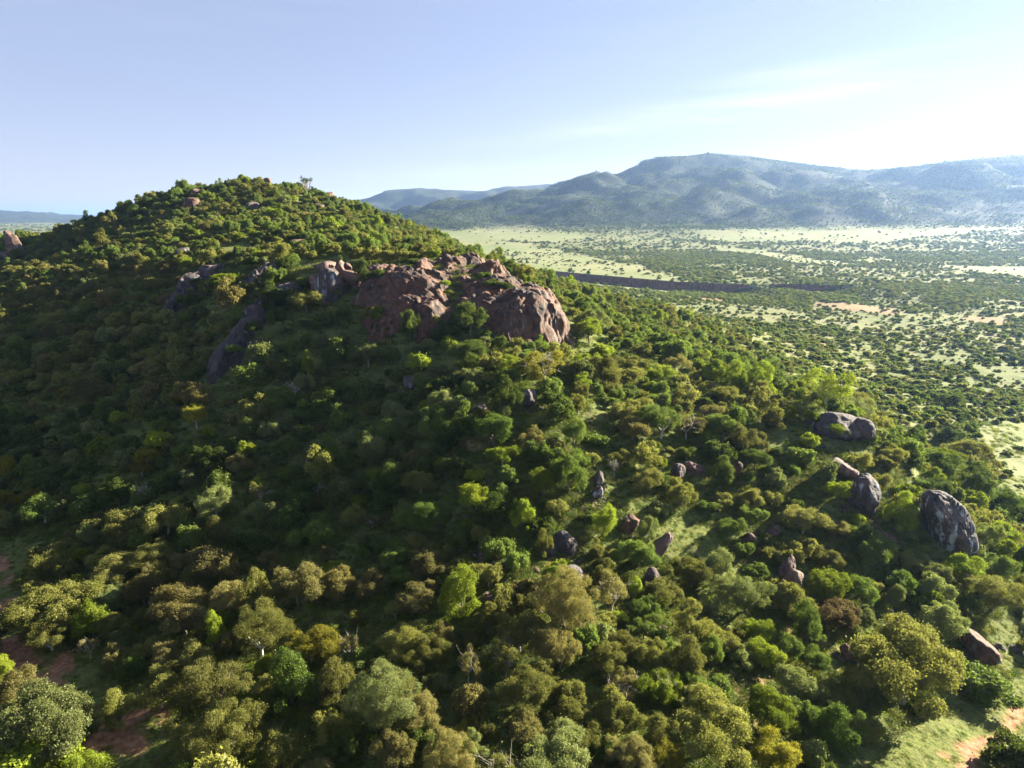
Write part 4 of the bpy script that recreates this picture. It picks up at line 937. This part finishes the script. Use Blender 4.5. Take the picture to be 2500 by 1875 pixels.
# ------------------------------------------------------------------ bushes on the plain and the mountains
far_kinds = []
for i, cc in enumerate('oogggdsssg'):
    me, cs, top = crown_mesh(500+i, 420, 9, .26, (.75 if i % 2 else .6), (.32, .5), .6, -.1, gaps=0); far_kinds.append((me, LM[cc]))
flib = library('plain_bush', far_kinds)
def scatter_band(y0, y1, count, rmin, rmax, densf, seed, xl=-1.0, xr=1.0):
    g = np.random.default_rng(seed); u = g.random(count)
    y = np.sqrt(y0*y0+u*(y1*y1-y0*y0)); x = y*g.uniform(xl, xr, count)
    zz = H(x, y); s_, t_, f_ = project(np.stack([x, y, zz], 1))
    Zq = zones(x, y); d = densf(x, y, zz, s_, t_, Zq)
    ok = (s_ > -150) & (s_ < 2700) & (g.random(count) < d)
    x, y, zz = x[ok], y[ok], zz[ok]; r_ = rmin+(rmax-rmin)*g.random(len(x))**1.8
    return np.stack([x, y, zz-.1*r_], 1), r_, g
def dplain(x, y, z, s_, t_, Zq):
    cl = fbm2(x, y, 13+17*smooth(300, 700, y), 4, 81); c2 = fbm2(x, y, 160, 3, 83)
    base = smooth(-.20, .45, cl+.5*c2)*.36 + .06
    dense = smooth(430, 620, y)
    base = base*(1-dense) + (0.16+.58*smooth(-.30, .35, c2+.5*cl))*dense
    base = base*(1-.93*Zq['field'])*(1-.9*(Zq['soil'] > .4))*(1-Zq['lawn'])
    return base*(z-mount_h(x, y)[1]-mount_h(x, y)[0] < 16)*((x > 20) | (y > 480))*(mount_h(x, y)[0] < 22)*(1-.45*smooth(1500, 2200, y))
P_, R_, G_ = [], [], []
for (y0, y1, cnt, r0, r1, sd_) in ((110, 330, 32000, .45, 2.2, 1), (330, 700, 66000, .6, 2.3, 2), (700, 1300, 75000, 1.2, 3.2, 3), (1300, 3200, 70000, 2.2, 4.6, 4)):
    p_, r_, g_ = scatter_band(y0, y1, cnt, r0, r1, dplain, sd_, -.25 if y0 < 700 else -.4, .95); P_.append(p_); R_.append(r_)
p_ = np.concatenate(P_); r_ = np.concatenate(R_); n_ = len(p_); print('plain bushes', n_)
make_pts_object('plain_bushes', p_, np.stack([r_, r_, r_*rng.uniform(.7, 1.1, n_)], 1), np.stack([np.zeros(n_), np.zeros(n_), rng.random(n_)*6.28], 1), rng.integers(0, 10, n_), flib,
                label='scattered thorn bushes and low trees covering the savanna plain')
def dmount(x, y, z, s_, t_, Zq):
    cl = fbm2(x, y, 130, 4, 91)
    return (0.25+.75*smooth(-.25, .2, cl))*smooth(0, 16, mount_h(x, y)[0])*.9
p_, r_, g_ = scatter_band(1850, 3700, 210000, 1.3, 3.0, dmount, 9, -.25, .95)
cr_ = []
for pts_, sl_ in ranges[:1]:
    for a_, b_ in zip(pts_[:-1], pts_[1:]):
        m_ = int(math.hypot(b_[0]-a_[0], b_[1]-a_[1])/16)
        for t_ in rng.random(m_): cr_.append((a_[0]+(b_[0]-a_[0])*t_+rng.normal()*6, a_[1]+(b_[1]-a_[1])*t_+rng.normal()*14))
cr_ = np.array(cr_); rc_ = rng.uniform(2.0, 5.0, len(cr_)); p_ = np.concatenate([p_, np.stack([cr_[:, 0], cr_[:, 1], H(cr_[:, 0], cr_[:, 1])+rc_*.5*(rng.random(len(cr_)) < .5)], 1)]); r_ = np.concatenate([r_, rc_])
n_ = len(p_); print('mountain bushes', n_)
make_pts_object('mountain_bush_cover', p_, np.stack([r_, r_, r_*1.1], 1), np.stack([np.zeros(n_), np.zeros(n_), rng.random(n_)*6.28], 1), rng.choice([2, 3, 4, 5, 5], n_), flib,
                label='dark bush speckling the slopes of the mountain range')
p_, r_, g_ = scatter_band(2500, 9500, 9000, 6, 16, lambda x, y, z, s_, t_, Zq: (x < -400)*.8*smooth(-.2, .2, fbm2(x, y, 500, 3, 95)), 12, -.9, 0)
n_ = len(p_)
make_pts_object('far_bush_cover', p_, np.stack([r_, r_, r_*.5], 1), np.stack([np.zeros(n_), np.zeros(n_), rng.random(n_)*6.28], 1), rng.integers(0, 10, n_), flib,
                label='faint bush cover on the distant plain beyond the saddle')

# ------------------------------------------------------------------ undergrowth and grass tufts
tufts = []
for i, cc in enumerate('ggooyds'):
    g = np.random.default_rng(700+i); nl = 300; d = g.normal(size=(nl, 3)); d[:, 2] = abs(d[:, 2])*.8; pos = d*np.array([.42, .42, .33]); nr_ = d+g.normal(size=d.shape)*.6; nr_ /= np.linalg.norm(nr_, axis=1)[:, None]
    V, F, T = leaf_cloud(pos, nr_, .06+.09*g.random(nl), g.random(nl), g); tufts.append((mesh_from('undergrowth', V, F, False, {'tint': T}), LM[cc]))
tl = library('undergrowth', tufts)
def dunder(x, y, z, s_, t_, Zq):
    cl = fbm2(x, y, 7, 3, 101)
    return (.35+.65*smooth(-.3, .3, cl))*(1-.35*Zq['lawn'])*(1-.95*Zq['soil'])*(t_ < 2050)*(z > 1.0)*(1-.6*Zq['plain'])
P_, R_ = [], []
for (y0, y1, cnt, r0, r1, sd_) in ((42, 120, 60000, .30, 1.2, 21), (120, 220, 34000, .5, 1.7, 22), (220, 420, 26000, .7, 2.0, 23)):
    a_, b_, g_ = scatter_band(y0, y1, cnt, r0, r1, dunder, sd_, -.95, .95); b_ = b_*np.where(zones(a_[:, 0], a_[:, 1])['lawn'] > .5, .55, 1.0); P_.append(a_); R_.append(b_)
p_ = np.concatenate(P_); r_ = np.concatenate(R_); n_ = len(p_); print('undergrowth', n_)
make_pts_object('undergrowth', p_, np.stack([r_, r_, r_*rng.uniform(.5, 1.0, n_)], 1), np.stack([np.zeros(n_), np.zeros(n_), rng.random(n_)*6.28], 1), rng.integers(0, 7, n_), tl,
                label='low green undergrowth and grass tufts between the trees')

# ------------------------------------------------------------------ haze
m, N, L = newmat('haze'); out = N.new("ShaderNodeOutputMaterial"); pv = N.new("ShaderNodeVolumePrincipled")
pv.inputs['Color'].default_value = (0.36, 0.57, 1.0, 1); pv.inputs['Density'].default_value = 0.00005; pv.inputs['Anisotropy'].default_value = 0.50
L.new(pv.outputs[0], out.inputs['Volume'])
bm = bmesh.new(); bmesh.ops.create_cube(bm, size=1.0); me = bpy.data.meshes.new('haze'); bm.to_mesh(me); bm.free()
o = link('haze', me, m, kind='stuff', label='pale blue morning haze'); zmin = float(TZ.min())-2; zmax = float(TZ.max())+25
o.scale = (60000, 60000, zmax-zmin); o.location = (0, 12000, (zmax+zmin)/2)
#print('z range', zmin, zmax)
